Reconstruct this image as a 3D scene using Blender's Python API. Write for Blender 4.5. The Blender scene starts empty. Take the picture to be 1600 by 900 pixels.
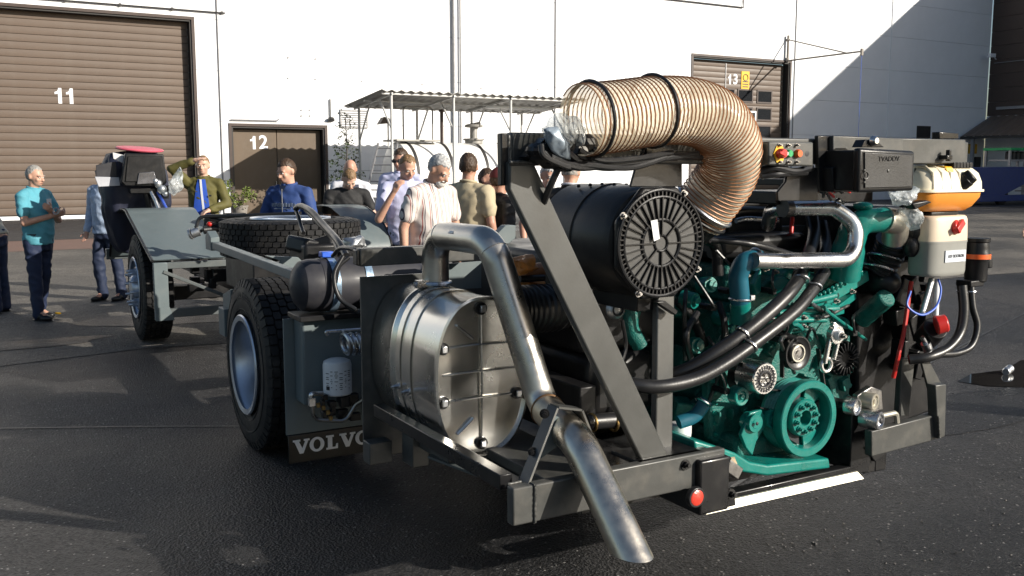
import bpy, bmesh, math, random
from mathutils import Vector, Matrix, Euler, noise
R = math.radians
rnd = random.Random(7)
scn = bpy.context.scene
col = scn.collection

# ------------------------------------------------------------------ camera
CAM_H, FPX, HOR = 1.70, 1500.0, 262.0
PITCH = math.atan((450 - HOR) / FPX)
cd = bpy.data.cameras.new('camera'); cam = bpy.data.objects.new('camera', cd); col.objects.link(cam)
cam.location = (0, 0, CAM_H); cam.rotation_euler = (R(90) - PITCH, 0, 0)
cd.sensor_width = 36; cd.lens = 36 * FPX / 1600; cd.clip_start = 0.05; cd.clip_end = 3000
scn.camera = cam

# ------------------------------------------------------------------ yard frame: x across the bus (right), y forward along the bus, z up
YAW = R(30)
ORIGIN = Vector((-1.5568, 5.7003, 0))
FR = Matrix.Translation(ORIGIN) @ Matrix.Rotation(YAW, 4, 'Z')
FRI = FR.inverted()

# ------------------------------------------------------------------ light
SUN_TRAVEL = Vector((-1.0, 1.38, -0.70)).normalized()
sw = FR.to_3x3() @ SUN_TRAVEL
EL = math.asin(-sw.z); AZ = math.atan2(-sw.x, -sw.y)
world = bpy.data.worlds.new('World'); scn.world = world; world.use_nodes = True
wn = world.node_tree
sky = wn.nodes.new('ShaderNodeTexSky'); sky.sky_type = 'NISHITA'; sky.sun_disc = False
sky.sun_elevation = EL; sky.sun_rotation = AZ; sky.air_density = 1.0; sky.dust_density = 1.0; sky.ozone_density = 1.2
bg = wn.nodes['Background']; wn.links.new(sky.outputs[0], bg.inputs[0]); bg.inputs[1].default_value = 0.070
sl = bpy.data.lights.new('sun', 'SUN'); sun = bpy.data.objects.new('sun', sl); col.objects.link(sun)
sl.energy = 5.0; sl.angle = R(0.5); sl.color = (1.0, 0.93, 0.82)
sun.rotation_euler = sw.to_track_quat('-Z', 'Y').to_euler(); sun.location = (20, -10, 30)
scn.view_settings.view_transform = 'Standard'; scn.view_settings.look = 'None'
scn.view_settings.exposure = 0.48; scn.view_settings.gamma = 1.0
scn.render.engine = 'CYCLES'
try:
    scn.cycles.use_denoising = True; scn.cycles.denoiser = 'OPENIMAGEDENOISE'
except Exception: pass
scn.cycles.max_bounces = 8; scn.cycles.transparent_max_bounces = 24

# ------------------------------------------------------------------ survey helpers (photo ray meets a known plane of the yard)
def _ray(x, y):
    F = Vector((0, math.cos(PITCH), -math.sin(PITCH))); U = Vector((0, math.sin(PITCH), math.cos(PITCH)))
    return F + Vector((1, 0, 0)) * ((x - 800) / FPX) + U * ((450 - y) / FPX)
CLOC = FRI @ Vector((0, 0, CAM_H))
def V(x, y, b=None, a=None, z=None, Y=None):
    d = _ray(x, y)
    if Y is not None:
        return FRI @ (Vector((0, 0, CAM_H)) + d * (Y / d.y))
    dl = FRI.to_3x3() @ d
    if b is not None: t = (b - CLOC.y) / dl.y
    elif a is not None: t = (a - CLOC.x) / dl.x
    else: t = (z - CLOC.z) / dl.z
    return CLOC + dl * t
def VS(pts):
    return [V(p[0], p[1], b=p[2]) for p in pts]

# ------------------------------------------------------------------ object helpers
ORG = {}
def props(o, label=None, cat=None, group=None, kind=None):
    if label: o['label'] = label
    if cat: o['category'] = cat
    if group: o['group'] = group
    if kind: o['kind'] = kind
    return o
def thing(name, label, cat, loc=(0, 0, 0), group=None, rz=0.0):
    o = bpy.data.objects.new(name, None); col.objects.link(o); o.empty_display_size = 0.2
    loc = Vector(loc); o.location = FR @ loc; o.rotation_euler = (0, 0, YAW + rz)
    ORG[o.name] = loc
    return props(o, label, cat, group)

class MB:
    def __init__(s): s.v = []; s.f = []
    def add(s, vs, fs):
        n = len(s.v); s.v += [Vector(p) for p in vs]; s.f += [tuple(i + n for i in f) for f in fs]; return s
    def box(s, c, sz, rot=None):
        c = Vector(c); h = Vector(sz) / 2
        P = [Vector((x * h.x, y * h.y, z * h.z)) for x in (-1, 1) for y in (-1, 1) for z in (-1, 1)]
        if rot is not None: P = [rot @ p for p in P]
        return s.add([c + p for p in P], [(0, 1, 3, 2), (4, 6, 7, 5), (0, 4, 5, 1), (2, 3, 7, 6), (0, 2, 6, 4), (1, 5, 7, 3)])
    def bb(s, x0, x1, y0, y1, z0, z1):
        return s.box(((x0 + x1) / 2, (y0 + y1) / 2, (z0 + z1) / 2), (abs(x1 - x0), abs(y1 - y0), abs(z1 - z0)))
    def beam(s, p0, p1, w, h, up=(0, 0, 1)):
        p0, p1 = Vector(p0), Vector(p1); d = (p1 - p0); L = d.length; d.normalize()
        up = Vector(up); x = d.cross(up)
        if x.length < 1e-4: x = d.cross(Vector((1, 0, 0)))
        x.normalize(); z = x.cross(d)
        M = Matrix((x, d, z)).transposed()
        return s.box((p0 + p1) / 2, (w, L, h), M)
    def ring_loft(s, rings, closed=False, caps=True):
        n = len(rings[0]); base = len(s.v)
        for r in rings: s.v += [Vector(p) for p in r]
        m = len(rings)
        for i in range(m if closed else m - 1):
            j = (i + 1) % m
            for k in range(n):
                l = (k + 1) % n
                s.f.append((base + i * n + k, base + i * n + l, base + j * n + l, base + j * n + k))
        if caps and not closed:
            s.f.append(tuple(base + k for k in reversed(range(n))))
            s.f.append(tuple(base + (m - 1) * n + k for k in range(n)))
        return s
    def tube(s, pts, r, n=12, caps=True, closed=False):
        pts = [Vector(p) for p in pts]; m = len(pts)
        rr = r if isinstance(r, (list, tuple)) else [r] * m
        tg = []
        for i in range(m):
            a = pts[(i - 1) % m] if (closed or i > 0) else pts[i]; b = pts[(i + 1) % m] if (closed or i < m - 1) else pts[i]
            tg.append((b - a).normalized())
        nr = tg[0].orthogonal().normalized(); rings = []
        for i in range(m):
            if i: 
                nr = nr - tg[i] * nr.dot(tg[i])
                nr = nr.normalized() if nr.length > 1e-6 else tg[i].orthogonal().normalized()
            bi = tg[i].cross(nr)
            rings.append([pts[i] + (nr * math.cos(2 * math.pi * k / n) + bi * math.sin(2 * math.pi * k / n)) * rr[i] for k in range(n)])
        return s.ring_loft(rings, closed, caps)
    def cyl(s, p0, p1, r0, r1=None, n=20, caps=True):
        return s.tube([p0, p1], [r0, r0 if r1 is None else r1], n, caps)
    def lathe(s, prof, o, axis, n=32, closed=False, caps=False):
        o = Vector(o); ax = Vector(axis).normalized(); e = ax.orthogonal().normalized(); g = ax.cross(e)
        rings = [[o + ax * t + (e * math.cos(2 * math.pi * k / n) + g * math.sin(2 * math.pi * k / n)) * r for k in range(n)] for r, t in prof]
        return s.ring_loft(rings, closed, caps)
    def prism(s, poly, o, ex, ey, d):
        o, ex, ey, d = Vector(o), Vector(ex), Vector(ey), Vector(d); n = len(poly)
        A = [o + ex * p[0] + ey * p[1] for p in poly]
        B = [p + d for p in A]
        s.add(A + B, [tuple(range(n)), tuple(reversed(range(n, 2 * n)))] + [(i, i + n, (i + 1) % n + n, (i + 1) % n) for i in range(n)])
        return s
    def slab(s, P, d):
        d = Vector(d); n = len(P); A = [Vector(p) for p in P]; B = [p + d for p in A]
        return s.add(A + B, [tuple(range(n)), tuple(reversed(range(n, 2 * n)))] + [(i, i + n, (i + 1) % n + n, (i + 1) % n) for i in range(n)])
    def ell(s, c, r, n=14, m=8, rot=None):
        c = Vector(c); r = Vector((r, r, r)) if not hasattr(r, '__len__') else Vector(r)
        rings = []
        for i in range(1, m):
            t = math.pi * i / m
            ring = []
            for k in range(n):
                p = Vector((math.sin(t) * math.cos(2 * math.pi * k / n) * r.x, math.sin(t) * math.sin(2 * math.pi * k / n) * r.y, -math.cos(t) * r.z))
                ring.append(c + (rot @ p if rot is not None else p))
            rings.append(ring)
        return s.ring_loft(rings)
    def torus(s, c, axis, Rr, r, n=32, m=10):
        c = Vector(c); ax = Vector(axis).normalized(); e = ax.orthogonal().normalized(); g = ax.cross(e)
        return s.tube([c + (e * math.cos(2 * math.pi * k / n) + g * math.sin(2 * math.pi * k / n)) * Rr for k in range(n)], r, m, False, True)
    def hexbolt(s, p, axis, r=0.012, h=0.012, washer=True):
        p = Vector(p); ax = Vector(axis).normalized()
        if washer: s.cyl(p, p + ax * h * 0.3, r * 1.5, n=12)
        s.cyl(p, p + ax * h * 1.2, r, n=6)
        s.cyl(p + ax * h, p + ax * h * 1.8, r * 0.6, n=8)
        return s
    def build(s, name, mat, parent=None, bevel=0.0, seg=2, sharp=38, smooth=True, center=True, kind=None):
        lo = Vector((min(p.x for p in s.v), min(p.y for p in s.v), min(p.z for p in s.v)))
        hi = Vector((max(p.x for p in s.v), max(p.y for p in s.v), max(p.z for p in s.v)))
        c = (lo + hi) / 2
        if parent is None: c.z = lo.z
        me = bpy.data.meshes.new(name)
        me.from_pydata([p - c for p in s.v], [], s.f); me.update()
        bm = bmesh.new(); bm.from_mesh(me); bmesh.ops.recalc_face_normals(bm, faces=bm.faces); bm.to_mesh(me); bm.free()
        if smooth:
            me.polygons.foreach_set('use_smooth', [True] * len(me.polygons))
            me.set_sharp_from_angle(angle=R(sharp))
        o = bpy.data.objects.new(name, me); col.objects.link(o)
        me.materials.append(mat)
        if kind: o['kind'] = kind
        ORG[o.name] = c
        if parent is None:
            o.location = FR @ c; o.rotation_euler = (0, 0, YAW)
        else:
            o.parent = parent; o.location = c - ORG[parent.name]
        if bevel:
            md = o.modifiers.new('bevel', 'BEVEL'); md.width = bevel; md.segments = seg; md.limit_method = 'ANGLE'; md.angle_limit = R(40); md.harden_normals = False
        return o
def inst(src, c, parent, rot=None):
    o = src.copy(); col.objects.link(o); o.parent = parent; c = Vector(c)
    o.location = c - (ORG[parent.name] if parent else Vector()); ORG[o.name] = c
    if rot is not None: o.rotation_euler = rot
    return o

def fillet(pts, rad, n=7):
    pts = [Vector(p) for p in pts]; out = [pts[0]]
    rads = rad if isinstance(rad, (list, tuple)) else [rad] * len(pts)
    for i in range(1, len(pts) - 1):
        p = pts[i]; a = pts[i - 1] - p; b = pts[i + 1] - p
        la, lb = a.length, b.length; a.normalize(); b.normalize()
        ang = a.angle(b)
        if ang > 3.05: out.append(p); continue
        t = min(rads[i] / math.tan(ang / 2), la * 0.49, lb * 0.49); rr = t * math.tan(ang / 2)
        cdir = (a + b).normalized(); c = p + cdir * (rr / math.sin(ang / 2))
        s0 = p + a * t - c; s1 = p + b * t - c; tot = s0.angle(s1); ax = s0.cross(s1).normalized()
        for k in range(n + 1): out.append(c + Matrix.Rotation(tot * k / n, 3, ax) @ s0)
    out.append(pts[-1]); return out
def spline(pts, n=8):
    pts = [Vector(p) for p in pts]; P = [pts[0] * 2 - pts[1]] + pts + [pts[-1] * 2 - pts[-2]]; out = []
    for i in range(1, len(P) - 2):
        p0, p1, p2, p3 = P[i - 1:i + 3]
        for k in range(n):
            t = k / n
            out.append(0.5 * ((2 * p1) + (p2 - p0) * t + (2 * p0 - 5 * p1 + 4 * p2 - p3) * t * t + (3 * p1 - p0 - 3 * p2 + p3) * t ** 3))
    out.append(pts[-1]); return out

# ------------------------------------------------------------------ materials
def mat(name, c, rough=0.5, metal=0.0, var=0.12, scale=6.0, bump=0.0, bscale=60.0, coat=0.0, rvar=0.1, dust=0.0, alpha=None, trans=0.0, spec=0.5, emit=None, aniso=None):
    m = bpy.data.materials.new(name); m.use_nodes = True; nt = m.node_tree; N = nt.nodes; L = nt.links
    b = N['Principled BSDF']; tc = N.new('ShaderNodeTexCoord')
    nz = N.new('ShaderNodeTexNoise'); nz.inputs['Scale'].default_value = scale; nz.inputs['Detail'].default_value = 6; nz.inputs['Roughness'].default_value = 0.65
    mp = N.new('ShaderNodeMapping'); L.new(tc.outputs['Object'], mp.inputs[0]); L.new(mp.outputs[0], nz.inputs[0])
    if aniso: mp.inputs['Scale'].default_value = aniso
    rp = N.new('ShaderNodeValToRGB'); L.new(nz.outputs[0], rp.inputs[0])
    c = Vector(c[:3])
    lo = c * (1 - var); hi = c * (1 + var)
    rp.color_ramp.elements[0].position = 0.3; rp.color_ramp.elements[1].position = 0.7
    rp.color_ramp.elements[0].color = (*lo, 1); rp.color_ramp.elements[1].color = (*[min(1, x) for x in hi], 1)
    outc = rp.outputs[0]
    if dust:
        n2 = N.new('ShaderNodeTexNoise'); n2.inputs['Scale'].default_value = scale * 2.7; n2.inputs['Detail'].default_value = 8
        L.new(tc.outputs['Object'], n2.inputs[0])
        r2 = N.new('ShaderNodeValToRGB'); L.new(n2.outputs[0], r2.inputs[0]); r2.color_ramp.elements[0].position = 0.48; r2.color_ramp.elements[1].position = 0.75
        mx = N.new('ShaderNodeMix'); mx.data_type = 'RGBA'; L.new(r2.outputs[0], mx.inputs[0])
        ml = N.new('ShaderNodeMath'); ml.operation = 'MULTIPLY'; ml.inputs[1].default_value = dust; L.new(r2.outputs[0], ml.inputs[0]); L.new(ml.outputs[0], mx.inputs[0])
        L.new(outc, mx.inputs[6]); mx.inputs[7].default_value = (0.22, 0.20, 0.17, 1); outc = mx.outputs[2]
    L.new(outc, b.inputs['Base Color'])
    b.inputs['Metallic'].default_value = metal
    mr = N.new('ShaderNodeMapRange'); L.new(nz.outputs[0], mr.inputs[0]); mr.inputs[1].default_value = 0.3; mr.inputs[2].default_value = 0.7
    mr.inputs[3].default_value = max(0.02, rough - rvar); mr.inputs[4].default_value = min(1, rough + rvar); L.new(mr.outputs[0], b.inputs['Roughness'])
    b.inputs['Coat Weight'].default_value = coat; b.inputs['Coat Roughness'].default_value = 0.1
    b.inputs['Specular IOR Level'].default_value = spec
    if trans: b.inputs['Transmission Weight'].default_value = trans
    if alpha is not None: b.inputs['Alpha'].default_value = alpha
    if emit: b.inputs['Emission Color'].default_value = (*emit[:3], 1); b.inputs['Emission Strength'].default_value = emit[3]
    if bump:
        n3 = N.new('ShaderNodeTexNoise'); n3.inputs['Scale'].default_value = bscale; n3.inputs['Detail'].default_value = 5; L.new(mp.outputs[0], n3.inputs[0])
        bp = N.new('ShaderNodeBump'); bp.inputs['Strength'].default_value = bump; bp.inputs['Distance'].default_value = 0.01
        L.new(n3.outputs[0], bp.inputs['Height']); L.new(bp.outputs[0], b.inputs['Normal'])
    return m
M = {}
M['black_paint'] = mat('black_paint', (0.010, 0.010, 0.011), 0.32, spec=0.3, var=0.3, bump=0.03, bscale=90, coat=0.15, dust=0.06)
M['frame_grey'] = mat('frame_grey', (0.056, 0.057, 0.054), 0.42, var=0.16, bump=0.04, bscale=120, dust=0.2)
M['satin_black'] = mat('satin_black', (0.011, 0.011, 0.012), 0.38, spec=0.3, var=0.25, bump=0.06, bscale=150, dust=0.05)
M['tube_black'] = mat('tube_black', (0.060, 0.061, 0.058), 0.40, var=0.15, bump=0.03, bscale=140, dust=0.04)
M['plastic_black'] = mat('plastic_black', (0.010, 0.010, 0.011), 0.36, spec=0.35, var=0.2, bump=0.08, bscale=200)
M['rubber'] = mat('rubber', (0.013, 0.013, 0.014), 0.62, spec=0.3, var=0.3, bump=0.1, bscale=90, dust=0.10)
M['hose_rubber'] = mat('hose_rubber', (0.014, 0.014, 0.015), 0.36, var=0.2, bump=0.05, bscale=120)
M['bus_grey'] = mat('bus_grey', (0.125, 0.155, 0.162), 0.45, var=0.06, bump=0.02, bscale=80, dust=0.12)
M['bus_grey_dark'] = mat('bus_grey_dark', (0.085, 0.098, 0.10), 0.45, var=0.08, bump=0.03, bscale=80, dust=0.15)
M['teal'] = mat('teal', (0.003, 0.170, 0.142), 0.32, var=0.16, bump=0.10, bscale=90, coat=0.15, scale=11, dust=0.10)
M['teal_cast'] = mat('teal_cast', (0.003, 0.120, 0.100), 0.45, var=0.40, bump=0.55, bscale=150, scale=14, dust=0.14)
M['blue_hose'] = mat('blue_hose', (0.01, 0.10, 0.15), 0.4, var=0.12, bump=0.05)
M['stainless'] = mat('stainless', (0.64, 0.63, 0.60), 0.25, 1.0, var=0.08, scale=3, bump=0.012, bscale=5, rvar=0.06)
M['pipe_steel'] = mat('pipe_steel', (0.56, 0.53, 0.48), 0.31, 1.0, var=0.20, scale=6, bump=0.04, bscale=40, rvar=0.1, dust=0.04)
M['alu'] = mat('alu', (0.74, 0.73, 0.71), 0.27, 1.0, var=0.06, scale=10, bump=0.04, bscale=200)
M['alu_dull'] = mat('alu_dull', (0.56, 0.57, 0.58), 0.45, 1.0, var=0.12, scale=10, bump=0.1, bscale=120)
M['rim_silver'] = mat('rim_silver', (0.55, 0.60, 0.68), 0.36, 0.85, var=0.1, scale=8, bump=0.02)
M['zinc'] = mat('zinc', (0.60, 0.61, 0.63), 0.3, 1.0, var=0.15, scale=20, bump=0.05)
M['bolt_steel'] = mat('bolt_steel', (0.32, 0.31, 0.30), 0.35, 1.0, var=0.2, scale=30)
M['brass'] = mat('brass', (0.45, 0.30, 0.12), 0.4, 1.0, var=0.2, scale=20)
M['plate_bright'] = mat('plate_bright', (0.60, 0.58, 0.50), 0.40, 0.75, var=0.06, scale=8, bump=0.05)
M['tank_grey'] = mat('tank_grey', (0.032, 0.032, 0.038), 0.50, 0.0, spec=0.3, var=0.14, coat=0.05, dust=0.08)
M['white_paint'] = mat('white_paint', (0.72, 0.73, 0.74), 0.4, var=0.05)
M['white_letter'] = mat('white_letter', (0.78, 0.79, 0.82), 0.5, var=0.05)
M['red_plastic'] = mat('red_plastic', (0.55, 0.025, 0.02), 0.35, var=0.1)
M['orange_plastic'] = mat('orange_plastic', (0.75, 0.12, 0.02), 0.4, var=0.08)
M['yellow_plastic'] = mat('yellow_plastic', (0.80, 0.46, 0.02), 0.4, var=0.06)
M['green_plastic'] = mat('green_plastic', (0.01, 0.32, 0.10), 0.35, var=0.06)
M['blue_plastic'] = mat('blue_plastic', (0.02, 0.10, 0.55), 0.4, var=0.08)
M['strap_blue'] = mat('strap_blue', (0.30, 0.42, 0.55), 0.3, 0.6, var=0.2, scale=30)
M['jug_white'] = mat('jug_white', (0.62, 0.60, 0.54), 0.42, var=0.04, bump=0.03, bscale=30)
M['jug_grey'] = mat('jug_grey', (0.27, 0.27, 0.25), 0.42, var=0.05, bump=0.03, bscale=30)
M['tank_cream'] = mat('tank_cream', (0.82, 0.74, 0.56), 0.38, var=0.04, bump=0.03, bscale=30)
M['tank_orange'] = mat('tank_orange', (0.80, 0.30, 0.045), 0.34, var=0.06, scale=9, bump=0.03, bscale=30)
M['navy_cloth'] = mat('navy_cloth', (0.018, 0.021, 0.042), 0.6, var=0.15, scale=5, bump=0.25, bscale=12)
M['pink'] = mat('pink', (0.62, 0.11, 0.16), 0.5, var=0.06, bump=0.05)
M['orange_wrap'] = mat('orange_wrap', (0.65, 0.24, 0.05), 0.45, var=0.35, scale=20, bump=0.5, bscale=25)
M['ink'] = mat('ink', (0.02, 0.02, 0.025), 0.6)
def clear_film(name, c, fac, rough=0.15, bump=0.4, bscale=18):
    m = bpy.data.materials.new(name); m.use_nodes = True; nt = m.node_tree; N = nt.nodes; L = nt.links
    b = N['Principled BSDF']; b.inputs['Base Color'].default_value = (*c, 1); b.inputs['Roughness'].default_value = rough
    t = N.new('ShaderNodeBsdfTransparent'); t.inputs[0].default_value = (*[min(1, x * 0.3 + 0.7) for x in c], 1)
    nz = N.new('ShaderNodeTexNoise'); nz.inputs['Scale'].default_value = bscale; tc = N.new('ShaderNodeTexCoord'); L.new(tc.outputs['Object'], nz.inputs[0])
    bp = N.new('ShaderNodeBump'); bp.inputs['Strength'].default_value = bump; bp.inputs['Distance'].default_value = 0.02; L.new(nz.outputs[0], bp.inputs['Height']); L.new(bp.outputs[0], b.inputs['Normal'])
    mr = N.new('ShaderNodeMapRange'); L.new(nz.outputs[0], mr.inputs[0]); mr.inputs[1].default_value = 0.35; mr.inputs[2].default_value = 0.65; mr.inputs[3].default_value = fac - 0.15; mr.inputs[4].default_value = fac + 0.15
    mx = N.new('ShaderNodeMixShader'); L.new(mr.outputs[0], mx.inputs[0]); L.new(t.outputs[0], mx.inputs[1]); L.new(b.outputs[0], mx.inputs[2]); L.new(mx.outputs[0], N['Material Output'].inputs[0])
    return m
M['amber_film'] = clear_film('amber_film', (0.88, 0.79, 0.62), 0.50, 0.22, 0.15, 9)
M['plastic_bag'] = clear_film('plastic_bag', (0.75, 0.80, 0.82), 0.40, 0.12, 1.0, 22)
M['copper_wire'] = mat('copper_wire', (0.34, 0.15, 0.065), 0.45, 0.2, var=0.15)

def text_mesh(body, size, depth=0.0, bold=0.0):
    cu = bpy.data.curves.new('txt', 'FONT'); cu.body = body; cu.size = size; cu.extrude = depth; cu.offset = bold; cu.align_x = 'CENTER'; cu.align_y = 'CENTER'; cu.resolution_u = 3
    o = bpy.data.objects.new('txt', cu); col.objects.link(o); bpy.context.view_layer.update()
    me = bpy.data.meshes.new_from_object(o.evaluated_get(bpy.context.evaluated_depsgraph_get()))
    bpy.data.objects.remove(o); bpy.data.curves.remove(cu); return me
def text(name, body, size, m, parent, c, ex, ey, depth=0.001, sx=1.0, bold=0.0):
    """flat lettering: ex = reading direction, ey = up"""
    me = text_mesh(body, size, depth, bold); ex, ey = Vector(ex).normalized(), Vector(ey).normalized(); ez = ex.cross(ey)
    Rm = Matrix((ex * sx, ey, ez)).transposed().to_4x4(); me.transform(Rm); me.name = name
    me.materials.clear(); me.materials.append(m)
    o = bpy.data.objects.new(name, me); col.objects.link(o); c = Vector(c); ORG[o.name] = c
    o.parent = parent; o.location = c - ORG[parent.name]
    return o
# ================================================================== ground
def asphalt(name, base, warm=0.0, wet=0.5):
    m = bpy.data.materials.new(name); m.use_nodes = True; nt = m.node_tree; N = nt.nodes; L = nt.links; b = N['Principled BSDF']; b.inputs['Specular IOR Level'].default_value = 0.38
    tc = N.new('ShaderNodeTexCoord')
    def nz(s, d=6, r=0.6):
        n = N.new('ShaderNodeTexNoise'); n.inputs['Scale'].default_value = s; n.inputs['Detail'].default_value = d; n.inputs['Roughness'].default_value = r; L.new(tc.outputs['Object'], n.inputs[0]); return n
    def ramp(src, p0, c0, p1, c1):
        r = N.new('ShaderNodeValToRGB'); L.new(src, r.inputs[0]); e = r.color_ramp.elements; e[0].position = p0; e[0].color = (*c0, 1); e[1].position = p1; e[1].color = (*c1, 1); return r
    big = nz(0.42, 5, 0.55); mid = nz(3.0, 8, 0.7); fine = nz(130, 3, 0.7)
    v = N.new('ShaderNodeTexVoronoi'); v.inputs['Scale'].default_value = 75; L.new(tc.outputs['Object'], v.inputs[0])
    B = Vector(base)
    r1 = ramp(big.outputs[0], 0.38, B * 0.72, 0.66, B * 1.45 + Vector((warm, warm * 0.8, warm * 0.6)))
    mx = N.new('ShaderNodeMix'); mx.data_type = 'RGBA'; mx.blend_type = 'MULTIPLY'; mx.inputs[0].default_value = 0.8
    r2 = ramp(mid.outputs[0], 0.3, (0.62,) * 3, 0.7, (1.3,) * 3); L.new(r1.outputs[0], mx.inputs[6]); L.new(r2.outputs[0], mx.inputs[7])
    mx2 = N.new('ShaderNodeMix'); mx2.data_type = 'RGBA'; mx2.blend_type = 'MULTIPLY'; mx2.inputs[0].default_value = 0.9
    r3 = ramp(v.outputs['Color'], 0.1, (0.4,) * 3, 0.9, (1.75,) * 3); L.new(mx.outputs[2], mx2.inputs[6]); L.new(r3.outputs[0], mx2.inputs[7])
    # pale chippings
    v2 = N.new('ShaderNodeTexVoronoi'); v2.inputs['Scale'].default_value = 42; L.new(tc.outputs['Object'], v2.inputs[0])
    sep = N.new('ShaderNodeSeparateColor'); L.new(v2.outputs['Color'], sep.inputs[0])
    g1 = N.new('ShaderNodeMath'); g1.operation = 'GREATER_THAN'; g1.inputs[1].default_value = 0.86; L.new(sep.outputs[0], g1.inputs[0])
    g2 = N.new('ShaderNodeMath'); g2.operation = 'LESS_THAN'; g2.inputs[1].default_value = 0.24; L.new(v2.outputs['Distance'], g2.inputs[0])
    g3 = N.new('ShaderNodeMath'); g3.operation = 'MULTIPLY'; L.new(g1.outputs[0], g3.inputs[0]); L.new(g2.outputs[0], g3.inputs[1])
    mx3 = N.new('ShaderNodeMix'); mx3.data_type = 'RGBA'; L.new(g3.outputs[0], mx3.inputs[0]); L.new(mx2.outputs[2], mx3.inputs[6]); mx3.inputs[7].default_value = (0.26, 0.25, 0.24, 1)
    L.new(mx3.outputs[2], b.inputs['Base Color'])
    mr = N.new('ShaderNodeMapRange'); L.new(big.outputs[0], mr.inputs[0]); mr.inputs[1].default_value = 0.36; mr.inputs[2].default_value = 0.62; mr.inputs[3].default_value = wet - 0.14; mr.inputs[4].default_value = wet + 0.16; L.new(mr.outputs[0], b.inputs['Roughness'])
    ad = N.new('ShaderNodeMath'); ad.operation = 'ADD'; L.new(v.outputs['Distance'], ad.inputs[0]); L.new(fine.outputs[0], ad.inputs[1])
    bp = N.new('ShaderNodeBump'); bp.inputs['Strength'].default_value = 0.85; bp.inputs['Distance'].default_value = 0.012; L.new(ad.outputs[0], bp.inputs['Height']); L.new(bp.outputs[0], b.inputs['Normal'])
    return m
M['asphalt'] = asphalt('asphalt', (0.024, 0.0245, 0.026), 0.018, 0.44)
M['asphalt_old'] = asphalt('asphalt_old', (0.088, 0.083, 0.075), 0.03, 0.62)
M['asphalt_dark'] = asphalt('asphalt_dark', (0.026, 0.026, 0.028), 0.0, 0.55)
M['red_paving'] = mat('red_paving', (0.15, 0.085, 0.065), 0.7, var=0.25, scale=4, bump=0.3, bscale=30)
def sheet(name, pts, z, m, kind='structure', thick=0.0):
    mb = MB(); mb.add([(p[0], p[1], z) for p in pts], [tuple(range(len(pts)))])
    o = mb.build(name, m, None, smooth=False); return props(o, kind=kind)
sheet('ground', [(-400, -300), (500, -300), (500, 400), (-400, 400)], 0, M['asphalt'])
def wob(x0, x1, y, n, amp, seed):
    return [(x0 + (x1 - x0) * i / n, y + amp * noise.noise(Vector((i * 0.7, seed, 0)))) for i in range(n + 1)]
sheet('yard_asphalt', wob(-40, 60, 3.6, 80, 0.5, 3) + wob(60, -40, 16.4, 40, 0.15, 5), 0.004, M['asphalt_old'])
sheet('paved_strip', [(-40, 16.2), (5.5, 16.2), (5.5, 19.4), (-40, 19.4)], 0.008, M['red_paving'])
sheet('apron', [(-40, 19.3), (60, 19.3), (60, 29.2), (-40, 29.2)], 0.012, M['asphalt_dark'])
# asphalt seams
M['seam'] = mat('seam', (0.060, 0.058, 0.055), 0.4, var=0.3, scale=8, bump=0.4)
for i, (P, w) in enumerate([(((-4, 2.55), (-1.34, 1.278), (0.2, 0.45), (1.6, -0.4)), 0.018), (((2.0, -2.0), (6.8, 0.0), (16, 3.4)), 0.02)]):
    mb = MB(); pl = spline([Vector((p[0], p[1], 0)) for p in P], 14)
    for k in range(len(pl) - 1):
        a, b = pl[k], pl[k + 1]; n = Vector((-(b - a).y, (b - a).x, 0)).normalized() * w
        w0 = 0.6 + 0.6 * abs(noise.noise(Vector((k, i, 1)))); w1 = 0.6 + 0.6 * abs(noise.noise(Vector((k + 1, i, 1))))
        mb.add([a - n * w0 + Vector((0, 0, .004)), a + n * w0 + Vector((0, 0, .004)), b + n * w1 + Vector((0, 0, .004)), b - n * w1 + Vector((0, 0, .004))], [(0, 3, 2, 1)])
    props(mb.build('asphalt_seam', M['seam'], None, smooth=False), kind='structure')
# puddle mirroring the brown hall at the right, and wet stains on the left
M['puddle'] = mat('puddle', (0.016, 0.015, 0.014), 0.03, var=0.2, rvar=0.01, spec=0.8)
def blob(cx, cy, rx, ry, seed, n=40):
    return [(cx + math.cos(2 * math.pi * k / n) * rx * (1 + 0.35 * noise.noise(Vector((math.cos(2 * math.pi * k / n) * 1.6, math.sin(2 * math.pi * k / n) * 1.6, seed)))), cy + math.sin(2 * math.pi * k / n) * ry * (1 + 0.35 * noise.noise(Vector((math.cos(2 * math.pi * k / n) * 1.6, math.sin(2 * math.pi * k / n) * 1.6, seed + 9))))) for k in range(n)]
sheet('puddle', [(5.35, -0.98), (5.7, -0.86), (6.1, -0.9), (6.6, -0.72), (7.4, -0.9), (7.6, -1.6), (6.6, -1.75), (5.8, -1.55), (5.4, -1.2)], 0.005, M['puddle'])
M['wet'] = asphalt('wet', (0.018, 0.018, 0.019), 0.0, 0.36)
sheet('wet_patch', blob(-1.05, 4.55, 0.75, 0.28, 2), 0.009, M['wet'])
sheet('wet_patch', blob(1.6, 5.6, 2.2, 0.6, 4), 0.0085, M['wet'])
sheet('wet_patch', blob(9.5, 4.4, 3.4, 0.5, 6), 0.0085, M['wet'])
sheet('wet_patch', blob(4.6, -1.6, 1.7, 0.35, 8), 0.003, M['wet'])

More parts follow.
